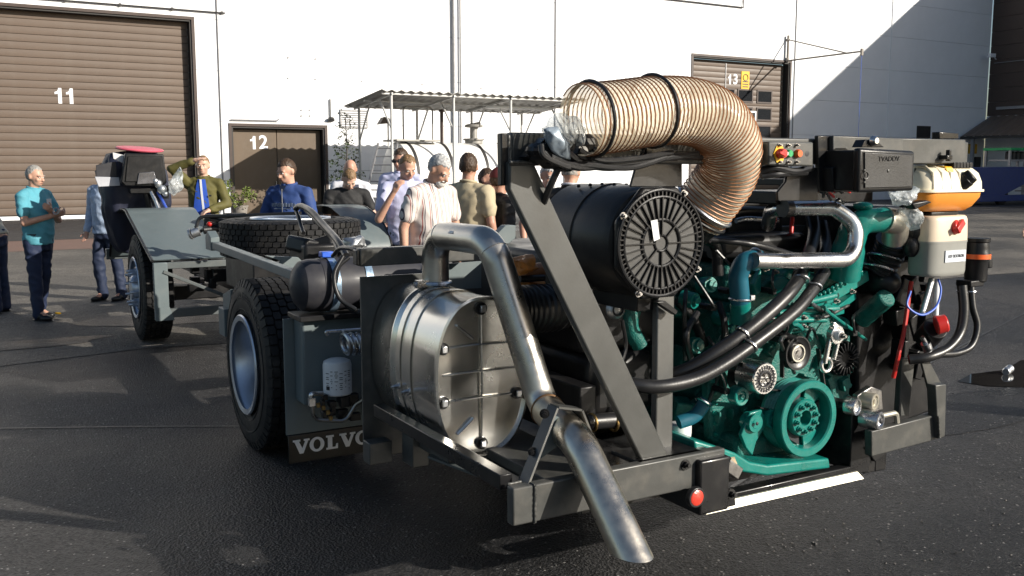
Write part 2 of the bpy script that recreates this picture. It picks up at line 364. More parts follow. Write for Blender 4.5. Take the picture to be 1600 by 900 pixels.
# loose grit on the asphalt
gm = MB(); gr_ = random.Random(12)
for _ in range(420):
    if gr_.random() < .7: x, y = gr_.uniform(.4, 4.5), gr_.uniform(-4.1, -2.6)
    else: x, y = gr_.uniform(-2, 6), gr_.uniform(-3.5, 3)
    s = gr_.uniform(.003, .009) * (1.6 if gr_.random() < .06 else 1)
    gm.box((x, y, s * .35), (s * gr_.uniform(.7, 1.6), s, s * .7), Euler((gr_.uniform(-.4, .4), gr_.uniform(-.4, .4), gr_.uniform(0, 3))).to_matrix())
props(gm.build('grit', mat('grit', (.10, .095, .09), .8, var=.6, scale=40), None, smooth=False), kind='stuff')

# ================================================================== white factory hall
WB = 28.962
M['wall_white'] = mat('wall_white', (0.83, 0.84, 0.86), 0.55, var=0.035, scale=0.8, bump=0.02, bscale=20)
M['wall_core'] = mat('wall_core', (0.30, 0.30, 0.31), 0.7)
M['door_brown'] = mat('door_brown', (0.118, 0.085, 0.064), 0.55, var=0.13, scale=0.9, bump=0.05, bscale=30, dust=0.08, aniso=(0.4, 1, 3))
M['door_brown2'] = mat('door_brown2', (0.115, 0.080, 0.050), 0.5, var=0.10, scale=1.5, bump=0.05, bscale=30, dust=0.10, aniso=(3, 1, 0.5))
M['reveal'] = mat('reveal', (0.030, 0.028, 0.027), 0.6)
M['trim_brown'] = mat('trim_brown', (0.055, 0.036, 0.030), 0.5)
M['conduit'] = mat('conduit', (0.30, 0.30, 0.31), 0.4, 0.4)
M['glass_dark'] = mat('glass_dark', (0.02, 0.022, 0.025), 0.08, var=0.1, rvar=0.02, spec=0.8)
hall = thing('factory_hall', 'long white panel clad factory hall with numbered brown doors behind the crowd', 'building', (20, WB, 0))
mb = MB()
doors = [(-3.2, 5.85, 0, 6.72), (7.08, 10.5, 0, 3.16), (28.07, 34.2, 0, 6.78)]
zj = [-0.14, 1.59, 3.32, 5.05, 6.78, 8.51, 10.24, 11.97, 13.70, 14.75]
aj = [-14.2, -7.25, -0.3 + 0, 6.7, 13.65, 20.6, 27.55, 34.5, 41.45, 49.8]
aj = [-14.2, -7.2, 6.7, 20.6, 34.5, 41.45, 49.8]
wall_bits = []
for i in range(len(zj) - 1):
    z0, z1 = zj[i], zj[i + 1]
    zs = sorted({z0, z1} | {d[3] for d in doors if z0 < d[3] < z1})
    for zz0, zz1 in zip(zs[:-1], zs[1:]):
        if zz1 - zz0 < 0.02: continue
        for j in range(len(aj) - 1):
            segs = [(aj[j], aj[j + 1])]
            for d in doors:
                if d[3] > zz0 + 0.01:
                    ns = []
                    for s0, s1 in segs:
                        if d[1] <= s0 or d[0] >= s1: ns.append((s0, s1))
                        else:
                            if d[0] > s0 + 0.05: ns.append((s0, d[0]))
                            if d[1] < s1 - 0.05: ns.append((d[1], s1))
                    segs = ns
            for s0, s1 in segs: wall_bits.append((s0, s1, zz0, zz1, zz1 == z1, zz0 == z0))
for s0, s1, z0, z1, jt, jb in wall_bits:
    g = 0.006
    p = MB().bb(s0 + (g if s0 in aj else 0), s1 - (g if s1 in aj else 0), WB, WB + 0.16, max(0, z0 + (g if jb else 0)), z1 - (g if jt else 0))
    p.build('wall_panel', M['wall_white'], hall)
core = MB()
def core_rect(x0, x1, z0, z1): core.bb(x0, x1, WB + 0.17, WB + 0.42, z0, z1)
xs = [-14.2, -3.2, 5.85, 7.08, 10.5, 28.07, 34.2, 49.8]
for k in range(7):
    top = {1: 6.72, 3: 3.16, 5: 6.78}.get(k, 0)
    core_rect(xs[k], xs[k + 1], top, 14.7)
core.build('wall_core', M['wall_core'], hall)
MB().bb(-14.2, 49.8, WB + 0.45, WB + 20, 14.4, 14.75).build('roof', M['wall_core'], hall)
for k, d in enumerate(doors):
    fr = MB(); t = 0.10
    fr.bb(d[0] - t, d[0], WB - 0.03, WB + 0.40, 0, d[3] + t); fr.bb(d[1], d[1] + t, WB - 0.03, WB + 0.40, 0, d[3] + t); fr.bb(d[0], d[1], WB - 0.03, WB + 0.40, d[3], d[3] + t)
    fr.build('door_frame', M['trim_brown'], hall)
    rv = MB(); rv.bb(d[0], d[0] + 0.06, WB + 0.02, WB + 0.41, 0, d[3] - 0.06); rv.bb(d[1] - 0.06, d[1], WB + 0.02, WB + 0.41, 0, d[3] - 0.06); rv.bb(d[0], d[1], WB + 0.02, WB + 0.41, d[3] - 0.06, d[3])
    rv.build('door_reveal', M['reveal'], hall)  # near-black lining, the jamb's shade put into its colour
# door 11: sectional panels, each split into ribs
DB = WB + 0.36
d11 = MB().bb(-3.1, 5.78, DB + 0.06, DB + 0.12, 0.02, 6.66).build('sectional_door', M['reveal'], hall)
src = None
nsl = 27; hs = 6.5 / nsl
for k in range(nsl):
    z = 0.16 + hs * (k + 0.5)
    if src is None:
        src = MB().prism([(-hs / 2 + 0.004, 0), (hs / 2 - 0.004, 0), (hs / 2 - 0.006, 0.028), (hs / 2 - 0.016, 0.033), (-hs / 2 + 0.016, 0.036), (-hs / 2 + 0.006, 0.032)], (-3.12, DB, z), (0, 0, 1), (0, -1, 0), (8.9, 0, 0)).build('door_slat', M['door_brown'], d11)
    else: inst(src, (ORG[src.name].x, ORG[src.name].y, ORG[src.name].z + hs * k), d11)
MB().bb(-3.12, 5.78, DB - 0.06, DB + 0.05, 0.0, 0.13).build('door_sill', M['wall_white'], d11)
ONE = [(0, .60), (0, .73), (.17, .80), (.24, 1), (.42, 1), (.42, 0), (.20, 0), (.20, .62)]
def digit_one(x, y, z, h, parent): MB().prism(ONE, (x, y, z), (h, 0, 0), (0, 0, h), (0, -.004, 0)).build('door_number', M['white_letter'], parent, smooth=False)
digit_one(1.50, DB - .04, 3.78, .50, d11); digit_one(1.84, DB - .04, 3.78, .50, d11)
# door 12: double leaf
d12 = MB().bb(7.14, 10.44, WB + 0.36, WB + 0.40, 0.02, 3.10).build('double_door', M['reveal'], hall)
MB().bb(7.16, 8.76, WB + 0.29, WB + 0.355, 0.04, 3.06).build('door_leaf', M['door_brown2'], d12, bevel=0.01)
MB().bb(8.78, 10.42, WB + 0.29, WB + 0.355, 0.04, 3.06).build('door_leaf', M['door_brown2'], d12, bevel=0.01)
digit_one(7.80, WB + .287, 2.36, .47, d12); text('door_number', '2', 0.66, M['white_letter'], d12, (8.28, WB + 0.285, 2.595), (1, 0, 0), (0, 0, 1), 0.003, bold=.016)
MB().tube([(8.70, WB + 0.27, 1.0), (8.70, WB + 0.22, 1.0), (8.70, WB + 0.22, 1.2), (8.70, WB + 0.27, 1.2)], 0.015, 8).build('door_handle', M['zinc'], d12)
# door 13: sectional with windows
d13 = MB().bb(28.15, 34.1, DB + 0.06, DB + 0.12, 0.02, 6.7).build('sectional_door', M['reveal'], hall)
src = None; nsl = 26; hs = 6.5 / nsl
for k in range(nsl):
    z = 0.16 + hs * (k + 0.5)
    if src is None: src = MB().prism([(-hs / 2 + 0.004, 0), (hs / 2 - 0.004, 0), (hs / 2 - 0.006, 0.028), (hs / 2 - 0.016, 0.033), (-hs / 2 + 0.016, 0.036), (-hs / 2 + 0.006, 0.032)], (28.14, DB, z), (0, 0, 1), (0, -1, 0), (5.96, 0, 0)).build('door_slat', M['door_brown'], d13)
    else: inst(src, (ORG[src.name].x, ORG[src.name].y, ORG[src.name].z + hs * k), d13)
for zc in (5.12, 4.28, 3.44, 2.6, 1.76):
    for ac in (30.45, 31.62, 32.88):
        p = V(0, 0, b=DB); f = MB()
        for (x0, x1, z0, z1) in ((-.5, .5, .25, .32), (-.5, .5, -.32, -.25), (-.5, -.43, -.25, .25), (.43, .5, -.25, .25)): f.bb(ac + x0, ac + x1, DB - 0.07, DB - 0.02, zc + z0, zc + z1)
        f.build('window_frame', M['trim_brown'], d13)
        MB().bb(ac - .43, ac + .43, DB - 0.05, DB - 0.03, zc - .25, zc + .25).build('window_pane', M['glass_dark'], d13)
wk = MB()
wk.bb(31.2, 31.29, DB - 0.10, DB - 0.038, 0.03, 4.42); wk.bb(32.25, 32.34, DB - 0.10, DB - 0.038, 0.03, 4.42); wk.bb(31.29, 32.25, DB - 0.10, DB - 0.038, 4.33, 4.42)
wk.build('wicket_frame', M['white_paint'], d13)
digit_one(30.50, DB - .04, 5.62, .46, d13); text('door_number', '3', 0.65, M['white_letter'], d13, (30.98, DB - 0.042, 5.85), (1, 0, 0), (0, 0, 1), 0.003, bold=.016)
sg = MB().bb(31.34, 31.85, DB - 0.06, DB - 0.04, 5.42, 6.27).build('warning_sign', M['yellow_plastic'], d13)
MB().torus((31.6, DB - 0.063, 5.98), (0, 1, 0), 0.15, 0.02, 20, 6).build('door_symbol', M['trim_brown'], d13)
for zz in (5.52, 5.64, 5.76): MB().bb(31.42, 31.78, DB - 0.066, DB - 0.061, zz, zz + 0.05).build('sign_line', M['trim_brown'], d13)
MB().bb(30.33, 30.38, DB - 0.06, DB - 0.04, 5.3, 6.6).build('track_bar', M['conduit'], d13)
# conduits, pipes, vents on the wall
mb = MB(); mb.cyl((15.82, WB - 0.08, 0), (15.82, WB - 0.08, 14.6), 0.06, n=10).build('drain_pipe', M['conduit'], hall)
mb = MB(); mb.cyl((16.12, WB - 0.08, 0), (16.12, WB - 0.08, 14.6), 0.035, n=10).build('drain_pipe', M['conduit'], hall)
MB().cyl((6.72, WB - 0.03, 0), (6.72, WB - 0.03, 14.6), 0.022, n=8).build('joint_trim', M['conduit'], hall)
MB().cyl((20.6, WB - 0.02, 0), (20.6, WB - 0.02, 14.6), 0.03, n=8).build('joint_trim', M['wall_core'], hall)
MB().cyl((34.5, WB - 0.02, 0), (34.5, WB - 0.02, 14.6), 0.028, n=8).build('joint_trim', M['wall_core'], hall)
MB().cyl((41.45, WB - 0.02, 0), (41.45, WB - 0.02, 14.6), 0.028, n=8).build('joint_trim', M['wall_white'], hall)
MB().tube([(-9, WB - 0.06, 7.02), (7.0, WB - 0.06, 7.02)], 0.025, 8).build('conduit', M['reveal'], hall)
cl = MB()
for k in range(10): cl.bb(-8 + k * 1.65, -7.93 + k * 1.65, WB - 0.09, WB, 6.98, 7.07)
cl.build('conduit_clip', M['reveal'], hall, kind='stuff')
MB().tube([(26.2, WB - 0.06, 9.14), (31.0, WB - 0.06, 9.14), (31.0, WB - 0.06, 9.5)], 0.03, 8).build('conduit', M['reveal'], hall)
MB().tube(fillet([(7.05, WB - 0.05, 3.38), (8.72, WB - 0.05, 3.38), (8.78, WB - 0.05, 3.44)], 0.03), 0.022, 8).build('conduit', M['conduit'], hall)
MB().cyl((10.72, WB - 0.05, 3.45), (10.72, WB - 0.05, 4.22), 0.022, n=8).build('conduit', M['reveal'], hall)
MB().lathe([(0.0, 0.0), (0.13, 0.01), (0.11, 0.10), (0.04, 0.14), (0.0, 0.14)], (10.72, WB - 0.14, 3.42), (0, 0.5, 1), 14).build('wall_bell', M['reveal'], hall)
def vent(x0, x1, z0, z1, n, mm):
    v = MB(); t = 0.05
    v.bb(x0, x1, WB - 0.05, WB - 0.003, z0, z0 + t); v.bb(x0, x1, WB - 0.05, WB - 0.003, z1 - t, z1); v.bb(x0, x0 + t, WB - 0.05, WB - 0.003, z0 + t, z1 - t); v.bb(x1 - t, x1, WB - 0.05, WB - 0.003, z0 + t, z1 - t)
    o = v.build('wall_vent', mm, hall)
    MB().bb(x0 + t, x1 - t, WB - 0.012, WB - 0.004, z0 + t, z1 - t).build('vent_back', M['reveal'], o)
    h = (z1 - z0 - 2 * t) / n
    s = None
    for k in range(n):
        zc = z0 + t + h * (k + 0.5)
        if s is None: s = MB().slab([(x0 + t, WB - 0.045, zc - h * .35), (x1 - t, WB - 0.045, zc - h * .35), (x1 - t, WB - 0.02, zc + h * .3), (x0 + t, WB - 0.02, zc + h * .3)], (0, 0, 0.012)).build('vent_slat', mm, o)
        else: inst(s, (ORG[s.name].x, ORG[s.name].y, ORG[s.name].z + h * k), o)
vent(11.1, 12.2, 3.18, 3.86, 7, M['conduit'])
vent(43.85, 44.95, 3.3, 3.95, 6, M['reveal'])
# bolt heads dotted on the panels
bo = MB()
for x, y in ((450, 90), (493, 92), (450, 122), (493, 124), (471, 172), (484, 172), (471, 181), (484, 181), (565, 127), (660, 132), (752, 138), (840, 140)):
    p = V(x, y, b=WB); bo.cyl(p + Vector((0, -0.03, 0)), p, 0.035, n=8)
bo.build('wall_fixing', M['conduit'], hall, kind='stuff')
# swing-arm bracket over door 13
jb = MB(); tip = Vector((34.25, 24.7, 6.9)); 
jb.cyl((33.9, WB - 0.12, 6.75), (33.9, WB - 0.12, 8.05), 0.06, n=10)
for z in (6.95, 7.85): jb.bb(33.84, 33.96, WB - 0.18, WB, z - 0.04, z + 0.04)
jb.tube([(33.9, WB - 0.12, 6.85), tip], 0.04, 8); jb.tube([(33.9, WB - 0.12, 7.85), Vector((33.9, WB - .12, 7.85)).lerp(tip + Vector((0, 0.9, 0.02)), 1)], 0.03, 8)
jb.bb(tip.x - 0.05, tip.x + 0.05, tip.y - 0.05, tip.y + 0.05, tip.z - 0.18, tip.z + 0.12)
jb.build('jib_bracket', mat('jib_paint', (0.26, 0.23, 0.20), 0.5), hall)
MB().cyl(tip + Vector((0, 0, -0.1)), tip + Vector((0.02, 0, -5.6)), 0.012, n=6).build('jib_cord', M['blue_plastic'], hall)
# ================================================================== brown hall at the right end
M['brown_clad'] = mat('brown_clad', (0.060, 0.040, 0.032), 0.55, var=0.08, scale=1.5)
M['awning_brown'] = mat('awning_brown', (0.115, 0.085, 0.066), 0.5, var=0.1)
bh = thing('brown_hall', 'tall dark brown clad hall wing at right edge with sloping awning', 'building', (50, 16, 0))
cl = MB()
for k in range(13):
    z = 4.62 + k * 0.78
    cl.bb(49.82, 50.1, 2, WB - 0.05, z, z + 0.765)
    cl.build('cladding_strip', M['brown_clad'], bh); cl = MB()
MB().bb(49.9, 66, 2.05, WB - 0.1, 0, 14.6).build('hall_core', M['wall_core'], bh)
MB().bb(49.80, 49.9, 2, WB - 0.05, 0, 4.6).build('lower_wall', M['wall_white'], bh)
MB().bb(49.6, 66, 1.9, WB - 0.05, 14.62, 14.8).build('roof_edge', M['brown_clad'], bh)
aw = MB()
n = 60; prof = []
for k in range(n + 1):
    y = 28.7 - k * 0.26; o_ = 0.05 if k % 2 else 0.0
    prof.append((y, o_))
P = [(49.78, y, 4.58 + o_) for y, o_ in prof] + [(47.3, y, 3.42 + o_) for y, o_ in reversed(prof)]
nn = len(prof)
vs = [(49.78, y, 4.58 + o_) for y, o_ in prof] + [(47.3, y, 3.42 + o_) for y, o_ in prof]
vs += [(x, y, z - 0.03) for x, y, z in vs]
fs = []
for k in range(nn - 1):
    fs.append((k, k + 1, nn + k + 1, nn + k)); fs.append((2 * nn + k, 3 * nn + k, 3 * nn + k + 1, 2 * nn + k + 1))
    fs.append((nn + k, nn + k + 1, 3 * nn + k + 1, 3 * nn + k))
aw.add(vs, fs); aw.build('awning', M['awning_brown'], bh, smooth=False)
MB().bb(47.25, 47.33, 13, 28.72, 3.28, 3.42).build('awning_gutter', M['reveal'], bh)
MB().bb(49.7, 49.8, 14, 28.3, 4.95, 5.10).build('ledge_trim', M['conduit'], bh)
for y in (28.0, 24.9, 21.0): MB().bb(47.4, 47.55, y, y + 0.15, 0, 3.4).build('awning_post', M['conduit'], bh)
MB().tube(fillet([(49.75, 28.5, 7.75), (49.3, 28.4, 7.9)], .1), 0.03, 8).box((49.1, 28.35, 7.92), (0.45, 0.2, 0.2)).build('wall_camera', M['wall_white'], bh)
MB().tube([(49.74, 28.6, 7.55), (49.74, 6, 7.7)], 0.02, 6).build('conduit', M['conduit'], bh)
sg = MB().bb(48.9, 48.94, 24.2, 25.3, 2.95, 3.25); o = sg.build('hanging_sign', M['white_paint'], bh)
MB().bb(48.87, 48.895, 24.35, 25.15, 3.06, 3.14).build('sign_text_line', M['ink'], bh)
sg = MB().bb(43.6, 44.4, WB - 0.04, WB - 0.002, 0, 0.01)
p0 = V(1513, 225, b=WB); p1 = V(1525, 240, b=WB)
MB().bb(p0.x, p1.x, WB - 0.05, WB - 0.01, p1.z, p0.z).build('yellow_notice', M['yellow_plastic'], hall)
p0 = V(1522, 245, b=WB); p1 = V(1529, 262, b=WB)
MB().bb(p0.x, p1.x, WB - 0.12, WB - 0.01, p1.z, p0.z).build('meter_box', M['reveal'], hall)
# blue trailer and rack beside it
M['blue_paint'] = mat('blue_paint', (0.015, 0.035, 0.16), 0.4, var=0.15, dust=0.1)
bt = thing('trailer', 'blue low loader trailer parked in the shade under the brown awning', 'trailer', (42, 22, 0))
MB().prism([(37.6, 1.70), (48.0, 1.78), (48.0, 1.45), (42.9, 1.38), (39.6, 0.32), (38.6, 0.32), (37.6, 0.9)], (0, 21.2, 0), (1, 0, 0), (0, 0, 1), (0, 2.0, 0)).build('trailer_body', M['blue_paint'], bt, bevel=0.03)
MB().bb(38.2, 48, 21.1, 21.3, 0.18, 0.46).build('side_beam', M['blue_paint'], bt, bevel=0.02)
for k in range(4): MB().bb(43.3 + k * 0.2, 48, 21.3, 22.8, 0.55 + k * 0.22, 0.61 + k * 0.22).build('ramp_step', M['conduit'], bt)
for x in (40.0, 45.5): 
    for y in (21.35, 23.0): MB().lathe([(0.20, -.12), (0.36, -.12), (0.42, -.08), (0.42, .08), (0.36, .12), (0.2, .12)], (x, y, 0.42), (0, 1, 0), 20, True).build('tyre', M['rubber'], bt)
rk = thing('equipment_rack', 'grey rack with green top edge standing on the blue trailer', 'rack', (42.2, 22.2, 1.78))
for x in (40.9, 43.4):
    for y in (21.6, 22.8): MB().bb(x, x + 0.1, y, y + 0.1, 1.76, 2.5).build('rack_post', M['conduit'], rk)
MB().bb(40.85, 43.6, 21.55, 22.95, 2.5, 2.62).build('rack_top', M['green_plastic'], rk)
MB().bb(41.0, 43.4, 21.62, 22.88, 2.0, 2.08).build('rack_shelf', M['conduit'], rk)
for k in range(7): MB().lathe([(0.0, 0), (0.13, 0), (0.13, .3), (.06, .38), (0, .38)], (41.2 + k * 0.34, 21.9, 2.08), (0, 0, 1), 12).build('canister', M['reveal'], rk)

# ================================================================== canopy, tank, ladder
M['corr'] = mat('corr', (0.30, 0.29, 0.27), 0.5, 0.2, var=0.12, scale=2)
M['post_white'] = mat('post_white', (0.55, 0.55, 0.54), 0.45, var=0.08)
cp = thing('canopy', 'corrugated sheet canopy on thin posts sheltering the white tank', 'canopy', (15, 27, 0))
x0, x1 = 10.35, 18.3; nn = 96; F_, B_ = (23.0, V(605, 141, b=23.0).z), (26.5, V(538, 167, b=26.5).z)
vs = []; fs = []
for k in range(nn + 1):
    x = x0 + (x1 - x0) * k / nn; o_ = 0.035 * math.cos(k * math.pi / 2 * 1.0 * 0.9999) if True else 0
    o_ = (0.035, 0, -0.035, 0)[k % 4]
    for (y, z) in (F_, B_):
        vs.append((x, y, z + o_)); vs.append((x, y, z + o_ - 0.012))
for k in range(nn):
    a = k * 4; b = a + 4
    fs += [(a, b, b + 2, a + 2), (a + 1, a + 3, b + 3, b + 1), (a, a + 1, b + 1, b), (a + 2, b + 2, b + 3, a + 3)]
MB().add(vs, fs).build('roof_sheet', M['corr'], cp, sharp=60)
for i, px in enumerate((612, 709, 798, 882)):
    p = V(px, 200, b=23.15); pb = V((562, 652, 737, 815)[i], 230, b=26.2)
    zf = F_[1] - 0.06; zr = B_[1] - 0.03
    MB().cyl((p.x, 23.15, 0), (p.x, 23.15, zf - 0.03), 0.045, n=10).build('post', M['post_white'], cp)
    MB().cyl((pb.x, 26.2, 0), (pb.x, 26.2, zr - 0.02), 0.045, n=10).build('post', M['post_white'], cp)
    MB().beam((p.x, 23.05, zf - 0.03), (p.x, 26.45, zr - 0.03), 0.05, 0.07).build('rafter', M['post_white'], cp)
    MB().cyl((p.x, 23.2, zf - 1.1), (p.x, 24.1, zf - 0.16), 0.03, n=8).build('brace', M['post_white'], cp)
    MB().cyl((pb.x, 26.15, zr - 1.1), (pb.x, 25.2, zr + 0.04), 0.03, n=8).build('brace', M['post_white'], cp)
for y, z in ((23.15, F_[1] - 0.09), (24.7, (F_[1] + B_[1]) / 2 - .06), (26.2, B_[1] - 0.02)): MB().bb(x0 + 0.05, x1 - 0.05, y - 0.03, y + 0.03, z - 0.025, z + 0.025).build('purlin', M['post_white'], cp)
MB().lathe([(0.0, 0), (0.06, 0), (0.06, 2.6), (0.0, 2.6)], (14.6, 23.9, F_[1] - .34), (1, 0, 0), 12).build('strip_light', M['white_paint'], cp)
M['tank_white'] = mat('tank_white', (0.84, 0.83, 0.81), 0.35, var=0.04, scale=1.2, dust=0.08)
tk = thing('fuel_tank', 'large white horizontal storage tank with bands under the canopy', 'tank', (14.5, 24.75, 0))
cy = 24.75; rr = 1.25; cz = V(690, 223, b=cy).z - rr; xa, xb = V(618, 240, b=cy).x, V(786, 240, b=cy).x; XS = xa - 12.6
MB().lathe([(0.0, xa - 0.38), (0.35, xa - .35), (0.75, xa - .24), (1.05, xa - .09), (rr, xa), (rr, xb), (1.05, xb + .09), (0.75, xb + .24), (0.35, xb + .35), (0.0, xb + .38)], (0, cy, cz), (1, 0, 0), 40).build('tank_shell', M['tank_white'], tk, sharp=50)
for x in (xa + .3, xa + (xb - xa) * .38, xa + (xb - xa) * .7, xb - .2): MB().lathe([(rr + .004, -.05), (rr + .018, -.05), (rr + .018, .05), (rr + .004, .05)], (x, cy, cz), (1, 0, 0), 40, True).build('tank_band', M['reveal'], tk)
for x in (xa + .9, xb - .9): MB().prism([(-1.0, 0), (1.0, 0), (1.0, .5), (.6, .55), (0, .26), (-.6, .55), (-1.0, .5)], (x, cy, 0), (0, 1, 0), (0, 0, 1), (.3, 0, 0)).build('saddle', M['conduit'], tk)
MB().lathe([(0.0, 0), (0.32, 0), (0.32, .12), (0.38, .12), (0.38, .18), (0, .18)], (15.6 + XS, cy, cz + rr - 0.02), (0, 0, 1), 20).build('manhole', M['corr'], tk)
g = MB(); g.cyl((15.6 + XS, cy, cz + rr + .16), (15.6 + XS, cy, cz + rr + .55), 0.14, n=12); g.torus((15.6 + XS, cy, cz + rr + .6), (0, 0, 1), .28, .05, 18, 8); g.cyl((15.35 + XS, cy, cz + rr + .6), (15.85 + XS, cy, cz + rr + .7), .06, n=8)
g.build('valve', M['corr'], tk)
MB().cyl((14.3 + XS, cy - .1, cz + rr - .05), (14.3 + XS, cy - .1, cz + rr + 1.05), .06, n=10).lathe([(0, 0), (.1, 0), (.1, .08), (0, .1)], (14.3 + XS, cy - .1, cz + rr + 1.05), (0, 0, 1), 10).build('vent_pipe', M['trim_brown'], tk)
MB().tube(fillet([(12.9 + XS, cy, cz + rr), (12.9 + XS, cy, cz + rr + 1.2), (14.0 + XS, cy, cz + rr + 1.2), (14.0 + XS, cy, cz + rr)], .15), .03, 8).build('hand_rail', M['corr'], tk)
MB().tube(fillet([(16.9 + XS, cy, cz + rr), (16.9 + XS, cy, cz + rr + .3), (18.0 + XS, cy, cz + rr + .32), (18.0 + XS, cy, cz + rr - .1)], .12), .07, 10).build('outlet_pipe', M['trim_brown'], tk)
MB().bb(12.4 + XS, 14.0 + XS, cy - .6, cy + .6, cz + rr + .02, cz + rr + .08).build('walkway', M['corr'], tk)
MB().box((17.55 + XS, cy - rr * .74, cz + rr * .71), (.7, .02, .75), Matrix.Rotation(R(-44), 3, 'X')).build('label_plate', M['conduit'], tk)
ld = thing('ladder', 'narrow metal ladder leaning against the left end of the white tank', 'ladder', (11.0, 23.6, 0))
pA = V(578, 345, b=23.0); pA.z = .013; pB = V(606, 224, b=24.2); wv = Vector((0.25, -0.22, 0))
for s in (-1, 1): MB().beam(pA + wv * s, pB + wv * s, .05, .07).build('rail', M['conduit'], ld)
for k in range(9):
    t = (k + .6) / 9.2; MB().cyl(pA.lerp(pB, t) - wv, pA.lerp(pB, t) + wv, .022, n=8).build('rung', M['conduit'], ld)
lp = thing('yard_lamp', 'small grey floodlight on a bent pole beside the ladder', 'lamp', (11.3, 25.9, 0))
p = V(600, 190, b=25.9)
MB().tube(fillet([(p.x + .15, 25.9, 0), (p.x + .15, 25.9, p.z + .1), (p.x - .05, 25.8, p.z + .14)], .1), .03, 8).build('pole', M['post_white'], lp)
MB().prism([(-.22, -.1), (.2, -.06), (.14, .12), (-.06, .14)], (p.x - .02, 25.7, p.z), (1, 0, 0), (0, 0, 1), (0, .3, 0)).build('lamp_head', M['trim_brown'], lp)
# ================================================================== plants by the wall
M['leaf'] = mat('leaf', (0.060, 0.095, 0.022), 0.5, var=0.35, scale=12)
M['leaf_light'] = mat('leaf_light', (0.13, 0.17, 0.030), 0.5, var=0.35, scale=12)
M['bark'] = mat('bark', (0.10, 0.085, 0.07), 0.8, var=0.3, bump=0.4)
M['pot'] = mat('pot', (0.22, 0.20, 0.18), 0.7)
def leaves(mb, c, rad, n, size, r):
    for _ in range(n):
        d = Vector((r.gauss(0, 1), r.gauss(0, 1), r.gauss(0, 1))).normalized() * (r.random() ** 0.45)
        p = Vector(c) + Vector((d.x * rad[0], d.y * rad[1], d.z * rad[2])); s = size * r.uniform(.6, 1.3)
        e = Euler((r.uniform(-1, 1), r.uniform(-1, 1), r.uniform(0, 6.28))).to_matrix()
        mb.add([p + e @ Vector(q) * s for q in ((-.5, 0, 0), (0, -.28, .08), (.5, 0, -.04), (0, .28, .08))], [(0, 1, 2, 3)])
r = random.Random(3)
st = thing('birch_sapling', 'slender leafy sapling standing by the wall right of door 12', 'tree', (10.35, 26.4, 0))
tr = MB(); tr.tube(spline([(10.35, 26.4, 0), (10.32, 26.42, 1.2), (10.4, 26.38, 2.3), (10.36, 26.4, 3.45)], 6), [.035 - .0012 * k for k in range(19)], 7)
lf = MB()
for k in range(26):
    z = 0.7 + k * 0.105; a = k * 2.4; l = 0.62 * (1 - (z - .7) / 3.6) + .08
    b0 = Vector((10.36, 26.4, z)); b1 = b0 + Vector((math.cos(a) * l, math.sin(a) * l, .28))
    tr.tube([b0, b0.lerp(b1, .5) + Vector((0, 0, .04)), b1], [.010, .007, .003], 5)
    leaves(lf, b0.lerp(b1, .75), (.22, .22, .17), 26 if z < 2.4 else 12, .11, r)
tr.build('trunk', M['bark'], st); lf.build('crown', M['leaf'], st, smooth=False)
bs = thing('potted_shrub', 'bright green potted shrub at the left edge of door 12', 'plant', (6.6, 26.6, 0))
c = V(374, 310, b=26.6); lf = MB(); tr = MB()
for k in range(16):
    a = r.uniform(0, 6.28); q = c + Vector((math.cos(a) * .4, math.sin(a) * .35, r.uniform(-.25, .5)))
    tr.tube([Vector((c.x, c.y, .35)), c.lerp(q, .4), q], [.014, .01, .004], 5); leaves(lf, q, (.2, .2, .2), 30, .11, r)
lf.build('foliage', M['leaf_light'], bs, smooth=False); tr.build('stem', M['bark'], bs)
MB().lathe([(0, 0), (.2, 0), (.27, .4), (.29, .4), (.29, .44), (.24, .44), (.22, .36), (0, .36)], (c.x, c.y, 0.013), (0, 0, 1), 20).build('pot', M['pot'], bs)
# crushed can in the puddle
cn = MB(); 
cn.lathe([(0, -.06), (.026, -.06), (.033, -.05), (.033, -.02), (.024, .0), (.034, .03), (.033, .05), (.026, .06), (0, .06)], (5.96, -1.01, .037), (1, .3, .12), 16)
props(cn.build('crushed_can', M['alu_dull'], None), 'small crushed silver drinks can lying at the puddle edge', 'can')
# ================================================================== the bare bus chassis
bus = thing('bus_chassis', 'bare grey and black bus chassis with turquoise rear engine and fat steel exhaust', 'bus chassis', (1.2, 1.5, 0))
UP, RT, FW = Vector((0, 0, 1)), Vector((1, 0, 0)), Vector((0, 1, 0))
# ---- ladder frame
for x in (0.72, 1.80):
    MB().bb(x - 0.04, x + 0.04, -2.5, 6.1, 0.56, 0.80).build('frame_rail', M['satin_black'], bus, bevel=0.006)
for y in (-1.35, -0.35, 0.62, 2.35, 5.25, 6.0):
    MB().bb(0.76, 1.76, y - 0.05, y + 0.05, 0.60, 0.76).build('cross_member', M['bus_grey_dark'], bus, bevel=0.006)
MB().bb(0.35, 2.05, -0.09, 0.09, 0.40, 0.60).lathe([(0, -.2), (.16, -.18), (.23, 0), (.16, .18), (0, .2)], (1.26, 0, 0.5), (0, 1, 0), 20).build('rear_axle', M['satin_black'], bus, bevel=0.01)
MB().bb(0.3, 2.2, 4.38, 4.52, 0.36, 0.50).build('front_axle', M['satin_black'], bus, bevel=0.01)
MB().bb(-0.05, 2.3, 6.05, 6.15, 0.66, 0.78).build('front_cross_beam', M['bus_grey_dark'], bus, bevel=0.006)
